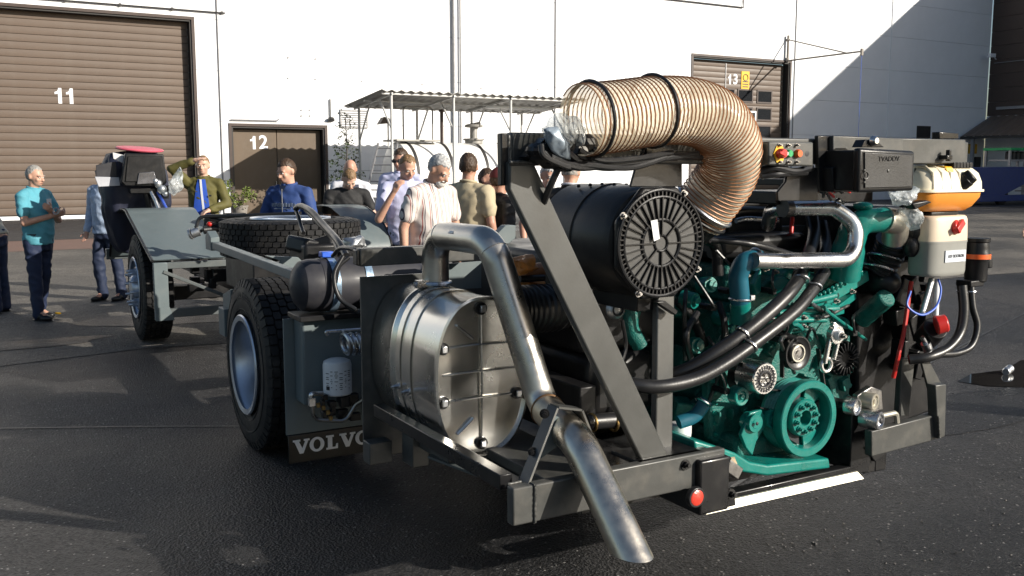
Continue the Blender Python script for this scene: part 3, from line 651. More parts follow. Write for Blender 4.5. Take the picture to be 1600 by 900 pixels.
# ---- tyres and rims
def tyre_mb(c, ax, w=0.285, Ro=0.52, ri=0.292, rows=5, nb=54):
    h = w / 2; mb = MB(); c = Vector(c); ax = Vector(ax)
    mb.lathe([(ri, -h * .80), (ri + .012, -h * .92), (ri + .05, -h * .99), (ri + .10, -h * 1.0), (Ro - .055, -h * .97), (Ro - .030, -h * .90), (Ro - .016, -h * .84), (Ro - .016, h * .84), (Ro - .030, h * .90), (Ro - .055, h * .97), (ri + .10, h), (ri + .05, h * .99), (ri + .012, h * .92), (ri, h * .80)], c, ax, 72, True)
    for r_, t_ in ((ri + .045, h * .995), (ri + .115, h * 1.0)):
        for s in (-1, 1): mb.torus(c + ax * t_ * s, ax, r_, .0035, 60, 5)
    e = ax.orthogonal().normalized(); g = ax.cross(e); bw = w * .86 / rows
    for k in range(rows):
        t0 = -w * .43 + k * bw
        for j in range(nb):
            sh = 0.5 if k % 2 else 0.0
            a0 = 2 * math.pi * (j + sh + .09) / nb; a1 = 2 * math.pi * (j + sh + .91) / nb; am = (a0 + a1) / 2
            P = []
            for rr in (Ro - .02, Ro):
                for (aa, tt) in ((a0, t0 + bw * .10), (am, t0 + bw * .04), (a1, t0 + bw * .16), (a1, t0 + bw * .90), (am, t0 + bw * .96), (a0, t0 + bw * .84)):
                    P.append(c + ax * tt + (e * math.cos(aa) + g * math.sin(aa)) * rr)
            mb.add(P, [tuple(range(6, 12))] + [(i, (i + 1) % 6, (i + 1) % 6 + 6, i + 6) for i in range(6)])
    # shoulder lugs
    for s in (-1, 1):
        for j in range(nb):
            a0 = 2 * math.pi * (j + .1) / nb; a1 = 2 * math.pi * (j + .8) / nb
            P = []
            for (rr, tt) in ((Ro - .004, h * .86), (Ro - .05, h * .975), (Ro - .05, h * .93), (Ro - .02, h * .80)):
                for aa in (a0, a1): P.append(c + ax * tt * s + (e * math.cos(aa) + g * math.sin(aa)) * rr)
            mb.add(P, [(0, 1, 3, 2), (0, 2, 4), (1, 5, 3), (0, 4, 6), (1, 7, 5), (0, 6, 7, 1)])
    return mb
def sidewall_text(t, c, ax, rad, size, body, start):
    """raised letters round the sidewall, part of the tyre's own print"""
    me_all = None; ax = Vector(ax); c = Vector(c); e = Vector((0, 1, 0)); g = Vector((0, 0, 1))
    bm = bmesh.new()
    for i, ch in enumerate(body):
        if ch == ' ': continue
        me = text_mesh(ch, size, 0.0008); th = start - i * size * 0.86 / rad
        up = e * math.cos(th) + g * math.sin(th); rt = e * math.sin(th) - g * math.cos(th)
        rt = up.cross(ax)
        me.transform(Matrix.Translation(up * rad) @ Matrix((rt, up, ax)).transposed().to_4x4()); bm.from_mesh(me); bpy.data.meshes.remove(me)
    me = bpy.data.meshes.new('tyre_lettering'); bm.to_mesh(me); bm.free(); me.materials.append(M['tyre_print'])
    o = bpy.data.objects.new('tyre_lettering', me); col.objects.link(o); ORG[o.name] = c; o.parent = t; o.location = c - ORG[t.name]
M['tyre_print'] = mat('tyre_print', (0.045, 0.045, 0.046), 0.5)
def rim_rear(c, ax):
    # deep dish: ax points outward
    mb = MB(); c = Vector(c); ax = Vector(ax)
    mb.lathe([(.268, .155), (.298, .160), (.305, .152), (.296, .140), (.284, .128), (.272, .10), (.262, .04), (.252, -.02), (.244, -.055), (.225, -.075), (.16, -.078), (.145, -.070), (.143, .02), (.13, .03), (.0, .03)], c, ax, 56)
    return mb
def wheel(c, ax, kind, parent=bus):
    c = Vector(c); ax = Vector(ax)
    t = tyre_mb(c, ax).build('tyre', M['rubber'], parent, sharp=30)
    if kind == 'rear':
        rm = rim_rear(c, ax).build('rim', M['rim_silver'], parent, sharp=40)
        nu = MB(); e = ax.orthogonal().normalized(); g = ax.cross(e)
        for k in range(10):
            a = 2 * math.pi * k / 10; nu.hexbolt(c + ax * -.076 + (e * math.cos(a) + g * math.sin(a)) * .168, ax, .016, .022)
        nu.build('wheel_nut', M['bolt_steel'], rm)
    elif kind == 'front':
        mb = MB()
        mb.lathe([(.268, .148), (.298, .155), (.305, .148), (.296, .137), (.282, .125), (.268, .105), (.262, .09), (.245, .085), (.225, .105), (.205, .128), (.16, .133), (.125, .128), (.122, .16), (.10, .185), (.06, .19), (.0, .19)], c, ax, 56)
        rm = mb.build('rim', M['rim_silver'], parent, sharp=40)
        e = ax.orthogonal().normalized(); g = ax.cross(e)
        for k in range(10):
            a = 2 * math.pi * k / 10; p = c + ax * .13 + (e * math.cos(a) + g * math.sin(a)) * .165
            n_ = MB(); n_.cyl(p, p + ax * .012, .026, n=12); n_.cyl(p + ax * .012, p + ax * .050, .019, n=6); n_.cyl(p + ax * .05, p + ax * .085, .015, .011, 10); n_.build('wheel_nut', M['rim_silver'], rm)
        hh = MB()
        for k in range(10):
            a = 2 * math.pi * (k + .5) / 10; p = c + ax * .112 + (e * math.cos(a) + g * math.sin(a)) * .222; nrm = (ax * .6 + (e * math.cos(a) + g * math.sin(a)) * .4).normalized()
            hh.cyl(p + nrm * .004, p + nrm * .007, .018, n=12)
        hh.build('hand_hole', M['ink'], rm)
    return t
LT = Vector((-1, 0, 0))
t = wheel((0.09, 0.02, 0.52), LT, 'rear'); sidewall_text(t, (-0.0545, 0.02, 0.52), LT, 0.415, 0.06, 'CONTINENTAL', 2.55)
wheel((0.43, 0.02, 0.52), LT, 'inner')
t = wheel((0.115, 4.25, 0.53), LT, 'front')
wheel((2.31, 0, 0.52), RT, 'rear'); wheel((1.98, 0, 0.52), RT, 'inner'); wheel((2.2, 4.25, 0.53), RT, 'front')
# ---- front mudguards
def fender(prof, x0, x1, name, label=None):
    # sheet following (b, z) profile, between x0 and x1, 6 mm thick with a black rubber lip on the outer edge
    mb = MB(); rings = []
    P = [Vector((0, b, z)) for b, z in prof]
    top = P; 
    vs = []; n = len(P)
    for i, p in enumerate(P):
        a = P[max(0, i - 1)]; c = P[min(n - 1, i + 1)]; d = (c - a).normalized(); nn = Vector((0, -d.z, d.y)) * .008
        for x in (x0, x1): vs.append(Vector((x, p.y, p.z))); vs.append(Vector((x, p.y, p.z)) - nn)
    fs = []
    for i in range(n - 1):
        a, b = i * 4, i * 4 + 4
        fs += [(a, b, b + 2, a + 2), (a + 1, a + 3, b + 3, b + 1), (a, a + 1, b + 1, b), (a + 2, b + 2, b + 3, a + 3)]
    mb.add(vs, fs)
    o = mb.build(name, M['bus_grey'], bus, sharp=25)
    if label: o['label'] = label
    xe = x0 if abs(x0 - 1.2) > abs(x1 - 1.2) else x1
    MB().tube([Vector((xe, b, z)) for b, z in prof], .014, 8).build('mudguard_lip', M['hose_rubber'], o)
    return o
pts = [V(x, y, a=-0.02) for x, y in ((172, 400), (174, 373), (179, 344), (184, 332), (190, 327), (196, 329), (200, 336), (238, 408))]
profL = [(p.y, p.z) for p in spline([Vector((0, p.y, p.z)) for p in pts[:7]], 5)] + [(pts[7].y, pts[7].z)]
fender(profL, -0.02, 0.66, 'mudguard')
pr = [V(x, y, a=2.35) for x, y in ((470, 345), (476, 330), (488, 323), (520, 321), (562, 321), (580, 330), (598, 348), (610, 376), (613, 400))]
profR = [(p.y, p.z) for p in spline([Vector((0, p.y, p.z)) for p in pr], 4)]
fender(profR, 2.35, 1.95, 'mudguard', 'far right mudguard')
MB().cyl((0.74, 4.1, 1.0), (0.74, 4.1, 1.235), .12, .11, 20).cyl((0.98, 4.3, 1.0), (0.98, 4.3, 1.235), .12, .11, 20).build('air_bellows', M['rubber'], bus)
# rear-facing box frame under the left mudguard
yb = 3.24
k = MB(); k.bb(-.02, .10, yb - .03, yb + .03, .34, .86); k.build('mudguard_post', M['bus_grey'], bus, bevel=.005)
MB().bb(.10, .86, yb - .03, yb + .03, .36, .44).build('mudguard_rail', M['bus_grey_dark'], bus, bevel=.005)
MB().bb(.10, .86, yb - .02, yb + .02, .80, .86).build('mudguard_rail', M['bus_grey_dark'], bus, bevel=.005)
MB().beam((.06, yb - .01, .78), (.78, yb - .01, .44), .03, .06, FW).build('mudguard_brace', M['bus_grey_dark'], bus, bevel=.004)
MB().slab([(-.02, yb - .035, .34), (.14, yb - .035, .34), (.10, yb - .035, .46), (-.02, yb - .035, .46)], (0, -.006, 0)).build('mudguard_gusset', M['bus_grey'], bus)
# dark gear under the mudguard
g = MB()
for i in range(14): g.box((.35 + .1 * rnd.random() * 5, 3.4 + rnd.random() * .6, .4 + rnd.random() * .45), (.05 + .1 * rnd.random(), .1, .05 + .12 * rnd.random()))
g.build('suspension_gear', M['satin_black'], bus, bevel=.006, kind='stuff')
# ---- driver unit wrapped in navy cloth
rings = []
nz_, na_ = 44, 72
for i in range(nz_ + 1):
    t = i / nz_; z = .80 + t * 1.06
    cx = .22 - .10 * max(0, .5 - t) ; w = .14 + .24 * min(1, t * 2.2) ** .7; dpt = .18 + .24 * min(1, t * 1.8)
    if t > .82: w *= 1 - (t - .82) * 1.5; dpt *= 1 - (t - .82) * 1.5
    ring = []
    for k in range(na_):
        a = 2 * math.pi * k / na_; f = 1 + .15 * noise.noise(Vector((math.cos(a) * 2.2, math.sin(a) * 2.2, z * 2.6))) + .11 * (.4 - abs(noise.noise(Vector((math.cos(a) * 4, math.sin(a) * 4, z * 3 + a))))) + .05 * noise.noise(Vector((math.cos(a) * 5, math.sin(a) * 5, z * 6 + a)))
        q = (abs(math.cos(a)) ** 3 + abs(math.sin(a)) ** 3) ** (-1 / 3)
        ring.append((cx - .03 + math.cos(a) * w * f * q * .9, 5.5 + math.sin(a) * dpt * f * q * .9, z + .05 * noise.noise(Vector((a, z * 3, 1)))))
    rings.append(ring)
cover = MB().ring_loft(rings).build('dashboard_cover', M['navy_cloth'], bus, sharp=80)
def facequad(pts, b, m, name, parent, d=.012):
    return MB().slab([V(x, y, b=b) for x, y in pts], (0, d, 0)).build(name, m, parent, bevel=.004)
facequad([(150, 258), (181, 252), (183, 276), (150, 278)], 5.08, M['tank_grey'], 'cover_window', cover)
facequad([(148, 276), (186, 277), (188, 290), (154, 292)], 5.07, mat('pale_strip', (.42, .43, .47), .5), 'cover_pocket', cover)
facequad([(176, 238), (200, 244), (197, 257), (177, 248)], 5.05, mat('paper', (.6, .6, .6), .6), 'cover_flap', cover)
mon = MB(); P0 = [V(x, y, b=4.92) for x, y in ((196, 239), (256, 241), (261, 285), (255, 291), (196, 291), (189, 284))]
mon.slab(P0, (0, .10, 0)); mon = mon.build('instrument_panel', M['plastic_black'], bus, bevel=.012)
facequad([(200, 244), (252, 246), (255, 283), (196, 284)], 4.905, M['satin_black'], 'panel_back', mon)
facequad([(217, 270), (241, 268), (246, 286), (214, 288)], 4.89, mat('plate_dark', (.20, .20, .22), .25, .8), 'panel_plate', mon)
pc = V(218, 233, b=5.25)
MB().lathe([(0, .018), (.21, .016), (.235, .012), (.245, 0), (.235, -.012), (0, -.016)], pc, (.05, -.10, 1), 40).build('round_cover', M['pink'], bus).__setitem__('label', 'pink round disc on top of the wrapped dashboard')
sc_ = MB()
sc_.tube(VS([(236, 300, 4.95), (243, 314, 4.9), (250, 332, 4.85)]), .022, 10); sc_.build('steering_tube', M['alu'], bus)
MB().tube(VS([(246, 300, 4.95), (253, 312, 4.9), (262, 330, 4.85)]), .016, 10).build('steering_tube', mat('blue_tube', (.03, .07, .35), .3), bus)
MB().tube(VS([(228, 300, 5.0), (232, 318, 5.0), (238, 335, 5.0)]), .03, 10).box(V(222, 298, b=5.0), (.25, .12, .05)).box(V(252, 300, b=5.0), (.14, .1, .14)).build('steering_column', M['plastic_black'], bus, bevel=.005)
sv_ = MB()
for (x, y, s) in ((247, 287, .045), (253, 296, .05), (258, 303, .03), (243, 283, .03)): sv_.ell(V(x, y, b=4.9), (s, s * .8, s), 10, 6)
sv_.build('switch_cluster', M['alu_dull'], bus)
def crumple(pts, b, d, seed, amp=.03, n=9):
    # crumpled bag: subdivided blob through an outline
    c = sum((V(x, y, b=b) for x, y in pts), Vector()) / len(pts); m = MB(); rings = []
    for s in [-1 + .1 * k for k in range(21)]:
        r = math.sqrt(max(0.02, 1 - s * s)); ring = []
        for k in range(len(pts) * n):
            i = k // n; t = (k % n) / n; p = V(*pts[i], b=b).lerp(V(*pts[(i + 1) % len(pts)], b=b), t)
            q = c + (p - c) * r + Vector((0, s * d, 0)); q += Vector([(noise.noise(q * 9 + Vector((seed, j * 7, 0))) + .8 * (.3 - abs(noise.noise(q * 22 + Vector((seed, j * 5, 3)))))) * amp for j in range(3)]); ring.append(q)
        rings.append(ring)
    return m.ring_loft(rings)
crumple([(262, 285), (283, 262), (286, 292), (272, 304), (262, 298)], 4.8, .08, 3, .03).build('plastic_wrap', M['plastic_bag'], bus, sharp=70)
# ---- filler pipes and hoses across the front bay
fp = MB(); fp.tube(VS([(318, 360, 3.0), (345, 356, 3.0), (400, 348, 2.6)]), .035, 12); fp.build('filler_pipe', M['hose_rubber'], bus)
MB().cyl(V(300, 365, b=3.02), V(312, 361, b=3.0), .042, n=16).cyl(V(297, 366, b=3.03), V(300, 365, b=3.02), .048, n=16).build('filler_cap', M['alu_dull'], bus)
MB().tube(spline(VS([(306, 356, 3.0), (314, 340, 3.0), (345, 338, 2.9), (400, 336, 2.6), (470, 333, 2.3)]), 6), .016, 8).build('hose', M['hose_rubber'], bus)
MB().tube(spline(VS([(330, 342, 3.0), (370, 347, 2.8), (420, 342, 2.6), (462, 338, 2.4)]), 6), .022, 8).build('hose', M['hose_rubber'], bus)
MB().tube(spline(VS([(300, 372, 3.1), (330, 352, 3.0), (380, 345, 2.8), (440, 346, 2.6)]), 6), .014, 8).build('hose', M['hose_rubber'], bus)
MB().ell(V(328, 350, b=3.0), (.03, .03, .025), 10, 6).build('red_clip', M['red_plastic'], bus)
# light grey strut and brackets between mudguard and tank
s0, s1 = V(328, 380, a=.02), V(462, 430, a=.06)
MB().beam(s0, s1, .055, .05).build('side_strut', M['bus_grey'], bus, bevel=.004)
d_ = (s1 - s0).normalized()
MB().slab([s0 + Vector((-.03, 0, -.04)), s0 + Vector((-.03, 0, .05)), s0 + Vector((-.03, -.06, .09)), s0 + Vector((-.03, -.16, .05)), s0 + Vector((-.03, -.16, -.04))], (.06, 0, 0)).build('strut_foot', M['bus_grey'], bus, bevel=.003)
MB().slab(VS([(416, 400, -.1), (466, 402, -.1), (472, 408, -.1), (462, 425, -.1), (420, 420, -.1), (440, 408, -.1)]), (0, .05, 0)).build('strut_bracket', M['bus_grey'], bus, bevel=.003)
MB().bb(-.06, -.03, .05 + .42, .62, .62, .80).build('side_lug', M['bus_grey'], bus, bevel=.004)
MB().slab([V(348, 460, a=-.03), V(360, 452, a=-.03), V(360, 490, a=-.03), V(349, 495, a=-.03)], (.05, 0, 0)).build('side_lug', M['bus_grey'], bus, bevel=.003)
# ---- spare wheel laid flat on the frame (lies on the chassis: its own thing)
sc = V(454, 340, Y=7.25); sw_ = thing('spare_wheel', 'spare tyre lying flat across the middle of the chassis', 'wheel', (sc.x, sc.y, sc.z - .29))
cz_ = Vector((sc.x, sc.y, sc.z - .145))
tyre_mb(cz_, UP, rows=6).build('tyre', M['rubber'], sw_, sharp=30)
MB().lathe([(.27, .14), (.298, .150), (.30, .14), (.28, .11), (.255, .05), (.245, .0), (.20, -.01), (.14, 0.0), (.13, .06), (0, .06)], cz_, UP, 48).build('rim', M['rim_silver'], sw_)
MB().bb(sc.x - .4, sc.x + .45, sc.y - .4, sc.y + .4, .80, sc.z - .292).build('spare_tray', M['satin_black'], bus, bevel=.01)
# cables and hoses beside it
for P, r_ in (([(462, 326, .6), (470, 322, .5), (486, 330, .2), (507, 353, -.2), (528, 377, -.6), (541, 400, -.8)], .020), ([(462, 328, .6), (466, 338, .5), (470, 352, .4), (474, 364, .3)], .014), ([(478, 327, .5), (500, 350, .1), (520, 372, -.4), (532, 398, -.7)], .018), ([(520, 400, -.9), (532, 388, -1.0), (555, 390, -1.2), (570, 402, -1.3)], .012), ([(545, 402, -.9), (528, 420, -.9), (527, 455, -.9), (545, 480, -.95), (563, 488, -1.0)], .012), ([(536, 400, -.9), (522, 430, -.92), (530, 465, -.95), (556, 484, -1.0)], .012)):
    MB().tube(spline(VS(P), 7), r_, 10).build('hose', M['hose_rubber'], bus)
for (x, y, s, q) in ((478, 384, .12, .2), (505, 386, .13, -.3), (528, 392, .10, .1), (500, 398, .2, 0)): MB().box(V(x, y, b=.1), (s * 1.5, s * 1.6, s * .8), Euler((q * .5, q, q * 2)).to_matrix()).build('equipment_cover', M['plastic_black'], bus, bevel=.02, seg=3)
crumple([(538, 372), (560, 374), (568, 384), (550, 392), (536, 386)], -.3, .08, 8, .03).build('wrapping_foil', M['alu_dull'], bus, sharp=70)
# ---- compressed air tank
ax0, ax1, ay, az = .06, .72, -.76, 1.075
MB().lathe([(0, ax0 - .055), (.05, ax0 - .05), (.10, ax0 - .03), (.132, ax0), (.142, ax0 + .04), (.142, ax0 + .09), (.1445, ax0 + .094), (.1445, ax1 - .05), (.10, ax1 + .03), (0, ax1 + .05)], (0, ay, az), RT, 36).build('air_tank', M['tank_grey'], bus, sharp=30)
AT = bpy.data.objects['air_tank']
for x in (.215, .40): MB().lathe([(.147, -.020), (.150, -.020), (.150, .020), (.147, .020)], (x, ay, az), RT, 36, True).build('tank_strap', M['strap_blue'], AT)
MB().box((.20, ay - .02, az + .165), (.07, .06, .03)).build('strap_clip', M['blue_plastic'], AT, bevel=.005)
MB().bb(.02, .72, ay - .1, ay + .12, .895, .925).build('tank_bracket', M['satin_black'], bus, bevel=.004)
# ---- rear splash panel, mud flap with VOLVO lettering
MB().bb(-.005, .60, -.64, -.625, .235, .885).build('splash_panel', M['bus_grey'], bus, bevel=.003)
MB().slab([(.05, -.80, .905), (.62, -.80, .885), (.62, -.80, .42), (.05, -.80, .43)], (0, .155, 0)).build('splash_box', M['bus_grey'], bus, bevel=.012)
fl = MB().bb(.0, .60, -.650, -.642, .075, .235).build('mud_flap', M['hose_rubber'], bus, bevel=.003)
def slab_letters(word, parent, x0, y, z0, h, m):
    # wide slab-serif capitals cut as polygons, width per unit height
    t = .30; s = .13; out = []
    x = x0
    G = {'V': ([[(0, 1), (.52, 1), (.52, 1 - s), (.42, 1 - s), (.66, .36), (.88, 1 - s), (.78, 1 - s), (.78, 1), (1.18, 1), (1.18, 1 - s), (1.08, 1 - s), (.72, 0), (.46, 0), (.10, 1 - s), (0, 1 - s)]], 1.12),
         'L': ([[(0, 1), (.56, 1), (.56, 1 - s), (.44, 1 - s), (.44, s), (.68, s), (.74, .36), (.86, .36), (.84, 0), (0, 0), (0, s), (.12, s), (.12, 1 - s), (0, 1 - s)]], .92)}
    for ch in word:
        mb = MB()
        if ch == 'O':
            rings = []; w = 1.06; n = 36
            for (r1, r2, dy) in ((.53, .52, 0), (.53, .52, -.004), (.26, .36, -.004), (.26, .36, 0)):
                rings.append([(x + (w / 2 + math.cos(2 * math.pi * k / n) * r1) * h, y + dy, z0 + (.5 + math.sin(2 * math.pi * k / n) * r2) * h) for k in range(n)])
            mb.ring_loft(rings, True); wd = 1.14
        else:
            polys, wd = G[ch]
            for P in polys: mb.prism(P, (x, y, z0), (h, 0, 0), (0, 0, h), (0, -.004, 0))
        mb.build('letter', m, parent, smooth=False); x += (wd + .06) * h
slab_letters('VOLVO', fl, .025, -.652, .127, .080, M['white_letter'])
# dryer canister, coil and valve block
cc = V(527, 588, b=-.90)
can = MB().lathe([(0, -.095), (.070, -.095), (.076, -.088), (.076, .065), (.070, .085), (.05, .095), (0, .098)], cc, UP, 32).build('dryer_canister', M['white_paint'], bus)
pr_ = MB()
for k in range(6):
    a = R(-152 + k * 19)
    for z in [-.055 + .0105 * q for q in range(10)]:
        if (k * 7 + int(z * 1000)) % 3: pr_.box(cc + Vector((math.cos(a) * .0765, math.sin(a) * .0765, z)), (.003, .006 + .012 * ((k + int(z * 700)) % 3) / 2, .0028), Matrix.Rotation(a, 3, 'Z'))
pr_.box(cc + Vector((math.cos(R(-150)) * .0765, math.sin(R(-150)) * .0765, -.05)), (.003, .02, .02), Matrix.Rotation(R(-150), 3, 'Z'))
pr_.build('canister_print', M['ink'], can, kind='stuff')
co = MB()
for k in range(4): co.torus(V(541 + k * 9, 537, b=-1.0), (1, .1, .15), .052, .013, 22, 8)
co.build('cooling_coil', M['zinc'], bus)
MB().tube(fillet(VS([(512, 524, -.95), (508, 518, -.95), (570, 514, -1.0)]), .02), .009, 8).build('coil_pipe', M['zinc'], bus)
vb = MB()
r = random.Random(5)
for k in range(16): vb.box(V(500 + r.random() * 55, 620 + r.random() * 35, b=-.85 - r.random() * .1), (.02 + .04 * r.random(), .04, .02 + .04 * r.random()))
vb.build('valve_block', M['satin_black'], bus, bevel=.004, kind='stuff')
br = MB()
for x, y in ((497, 630), (505, 634), (512, 641), (516, 650)): br.cyl(V(x, y, b=-.97), V(x + 1, y + 6, b=-.97), .011, n=8)
br.build('brass_fitting', M['brass'], bus)
MB().tube(fillet(VS([(486, 622, -.95), (486, 615, -.95), (505, 615, -.95)]), .02), .013, 8).box(V(487, 628, b=-.95), (.03, .03, .04)).build('elbow_fitting', M['zinc'], bus)
MB().tube(fillet(VS([(488, 625, -.95), (489, 656, -.95), (540, 658, -.98), (556, 632, -1.0), (572, 622, -1.05)]), .05), .010, 8).build('brake_pipe', M['bolt_steel'], bus)
# ---- side plate, muffler, exhaust
MB().bb(.075, .60, -1.602, -1.588, .35, 1.205).build('muffler_plate', M['frame_grey'], bus, bevel=.002)
MB().bb(.03, .60, -1.72, -1.66, 1.265, 1.345).build('plate_top_beam', M['frame_grey'], bus, bevel=.006)
MB().bb(.015, .029, -1.715, -1.665, 1.272, 1.338).build('beam_end_cap', M['hose_rubber'], bus, bevel=.004)
MB().bb(.05, .16, -1.74, -1.655, .36, .46).bb(.19, .27, -1.9, -1.78, .37, .55).build('plate_foot', M['frame_grey'], bus, bevel=.004)
mb = MB().slab([V(700, 412, b=-1.62), V(752, 408, b=-1.62), V(752, 450, b=-1.62), V(700, 452, b=-1.62)], (0, .01, 0)); mb.build('baffle_plate', M['bus_grey'], bus)
mx_, mz_ = .327, .848
def oval(rx, rz, n=56, p=2.5):
    return [(math.copysign(abs(math.cos(2 * math.pi * k / n)) ** (2 / p), math.cos(2 * math.pi * k / n)) * rx, math.copysign(abs(math.sin(2 * math.pi * k / n)) ** (2 / p), math.sin(2 * math.pi * k / n)) * rz) for k in range(n)]
def orings(spec, p=2.35): return [[(mx_ + x, y, mz_ + z) for x, z in oval(rx * 1.06, rz * 1.03, p=p)] for y, rx, rz in spec]
mf = MB().ring_loft(orings([(-1.605, .165, .285), (-1.61, .195, .312), (-1.83, .200, .318), (-1.845, .206, .324), (-1.86, .206, .324), (-1.875, .200, .318), (-1.99, .200, .318), (-2.0, .2, .318), (-2.28, .200, .318), (-2.29, .205, .323), (-2.315, .205, .323), (-2.318, .196, .314), (-2.295, .190, .308), (-2.287, .15, .27)]), caps=True).build('muffler', M['stainless'], bus, sharp=28)
for y0 in (-1.93, -2.04):
    MB().ring_loft(orings([(y0 - .022, .2015, .3195), (y0 - .022, .2055, .3235), (y0 + .022, .2055, .3235), (y0 + .022, .2015, .3195)]), closed=True).build('muffler_band', M['stainless'], mf, sharp=30)
    MB().hexbolt((mx_ - .213, y0, mz_ - .09), (-1, 0, 0), .010, .02).build('band_bolt', M['zinc'], mf)
rb = MB()
for z in (.13, 0.02, -.09): rb.tube([(mx_ - .175 + abs(z) * .1, -2.293, mz_ + z), (mx_, -2.299, mz_ + z + .004), (mx_ + .175 - abs(z) * .1, -2.293, mz_ + z)], .0045, 6)
rb.tube([(mx_, -2.293, mz_ - .28), (mx_, -2.30, mz_), (mx_, -2.293, mz_ + .28)], .0045, 6)
rb.tube([(mx_ - .11, -2.293, mz_ + .22), (mx_ - .04, -2.297, mz_ + .16)], .006, 6); rb.tube([(mx_ - .11, -2.293, mz_ - .23), (mx_ - .04, -2.297, mz_ - .17)], .006, 6)
rb.build('end_plate_rib', M['stainless'], mf)
for dx, dz in ((-.175, .13), (-.175, -.09), (0, -.282), (0, .282), (.17, .13), (.17, -.09)):
    MB().cyl((mx_ + dx, -2.288, mz_ + dz), (mx_ + dx, -2.30, mz_ + dz), .026, n=16).build('clip_pad', M['satin_black'], mf)
    MB().box((mx_ + dx, -2.31, mz_ + dz), (.024, .016, .028)).build('end_clip', M['zinc'], mf, bevel=.003)
pts = [(.335, -1.85, 1.13), (.335, -1.85, 1.405), V(768, 377, a=.335), V(848, 634, b=-2.56), V(905, 692, b=-2.98), V(1000, 895, b=-3.32)]
path = fillet(pts, [0, .11, .12, .10, .16, 0], 9)
pts2 = [Vector(p) for p in pts]
# the two halves of the pipe meet at the bracket
i_cut = min(range(len(path)), key=lambda i: (path[i] - V(872, 665, b=-2.62)).length)
M['tail_steel'] = mat('tail_steel', (0.66, 0.60, 0.51), 0.32, 1.0, var=0.18, scale=9, bump=0.05, bscale=60)
ex = MB().tube(path[:i_cut + 1], .0605, 28).build('exhaust_pipe', M['pipe_steel'], bus, sharp=40)
td = (path[-1] - path[-2]).normalized(); zcut = V(985, 866, b=-3.28).z
tb = MB().tube(path[i_cut:], .064, 28, caps=False)
for k in range(len(tb.v) - 28, len(tb.v)): tb.v[k] = tb.v[k] + td * ((zcut - tb.v[k].z) / td.z)
outer = [p.copy() for p in tb.v[-28:]]; tb.build('tail_pipe', M['tail_steel'], ex, sharp=40)
cen = sum(outer, Vector()) / 28
inner = [cen + (p - cen) * .94 for p in outer]
MB().ring_loft([[p - td * .4 for p in inner], inner, outer], caps=False).build('tail_pipe_lip', M['bolt_steel'], ex, sharp=40)
for f in (.33, .62):
    i = int(len(path[:i_cut]) * f)
    d = (path[i + 1] - path[i]).normalized(); MB().torus(path[i], d, .0605, .0022, 28, 6).build('weld_seam', M['pipe_steel'], ex)
d = (path[i_cut + 1] - path[i_cut]).normalized(); MB().torus(path[i_cut] , d, .062, .006, 28, 8).build('weld_seam', mat('burnt_weld', (.22, .13, .07), .45, .9), ex)
MB().torus((.335, -1.85, 1.19), UP, .065, .010, 28, 8).box((.26, -1.87, 1.19), (.06, .03, .035)).cyl((.22, -1.87, 1.19), (.30, -1.87, 1.19), .010, n=8).build('pipe_clamp', M['zinc'], ex)
MB().cyl((.335, -1.85, 1.15), (.335, -1.85, 1.16), .09, n=28).build('inlet_collar', M['stainless'], ex)
lb = V(722, 372, a=.27); MB().box((.335 - .045, -2.12, 1.442), (.004, .04, .04), Matrix.Rotation(R(45), 3, 'Y')).build('pipe_label', M['white_paint'], ex)
# pipe bracket over the tail
bk = MB(); B0, B1, B2, B3 = V(820, 756, b=-2.95), V(866, 636, b=-2.86), V(902, 640, b=-2.86), V(922, 690, b=-2.86)
for a, b in ((B0, B1), (B1, B2), (B2, B3)): bk.beam(a, b, .012, .055, FW) if False else bk.slab([a + Vector((0, -.03, 0)), a + Vector((0, .03, 0)), b + Vector((0, .03, 0)), b + Vector((0, -.03, 0))], ((b - a).cross(FW)).normalized() * .008)
bk.build('tail_bracket', M['frame_grey'], bus)
MB().slab(VS([(868, 650, -2.85), (885, 655, -2.85), (880, 690, -2.85), (846, 716, -2.85), (846, 705, -2.85)]), (0, .01, 0)).build('bracket_gusset', M['bus_grey'], bus)
bb_ = MB()
for x, y in ((851, 646), (833, 706)): bb_.hexbolt(V(x, y, b=-2.90), (-.6, -.8, 0), .012, .014)
bb_.build('bracket_bolt', M['satin_black'], bus)
# ---- rear lower frame
M['frame_paint'] = M['frame_grey']  # second key for the plain frame grey
MB().bb(.075, .125, -2.90, -1.73, .585, .64).bb(.125, .20, -2.90, -1.73, .585, .592).build('side_rail', M['black_paint'], bus, bevel=.004)
MB().bb(.07, 1.02, -3.0, -2.955, .488, .622).build('rear_beam', M['frame_grey'], bus, bevel=.006)
MB().bb(.15, .154, -3.004, -2.90, .485, .626).build('beam_weld', M['frame_grey'], bus)
MB().bb(.35, .62, -2.88, -1.8, .50, .54).build('muffler_tray', M['frame_grey'], bus, bevel=.004)
for x in (.22, .48): MB().bb(x, x + .05, -2.2, -1.9, .46, .53).build('tray_leg', M['frame_grey'], bus, bevel=.004)
for P in ([(668, 716), (700, 700), (745, 720), (745, 745)],): MB().slab([V(x, y, z=.46) for x, y in P], (0, 0, .01)).build('tray_plate', M['bus_grey_dark'], bus)
MB().bb(.62, .80, -2.9, -2.3, .50, .56).build('tray_beam', M['black_paint'], bus, bevel=.006)
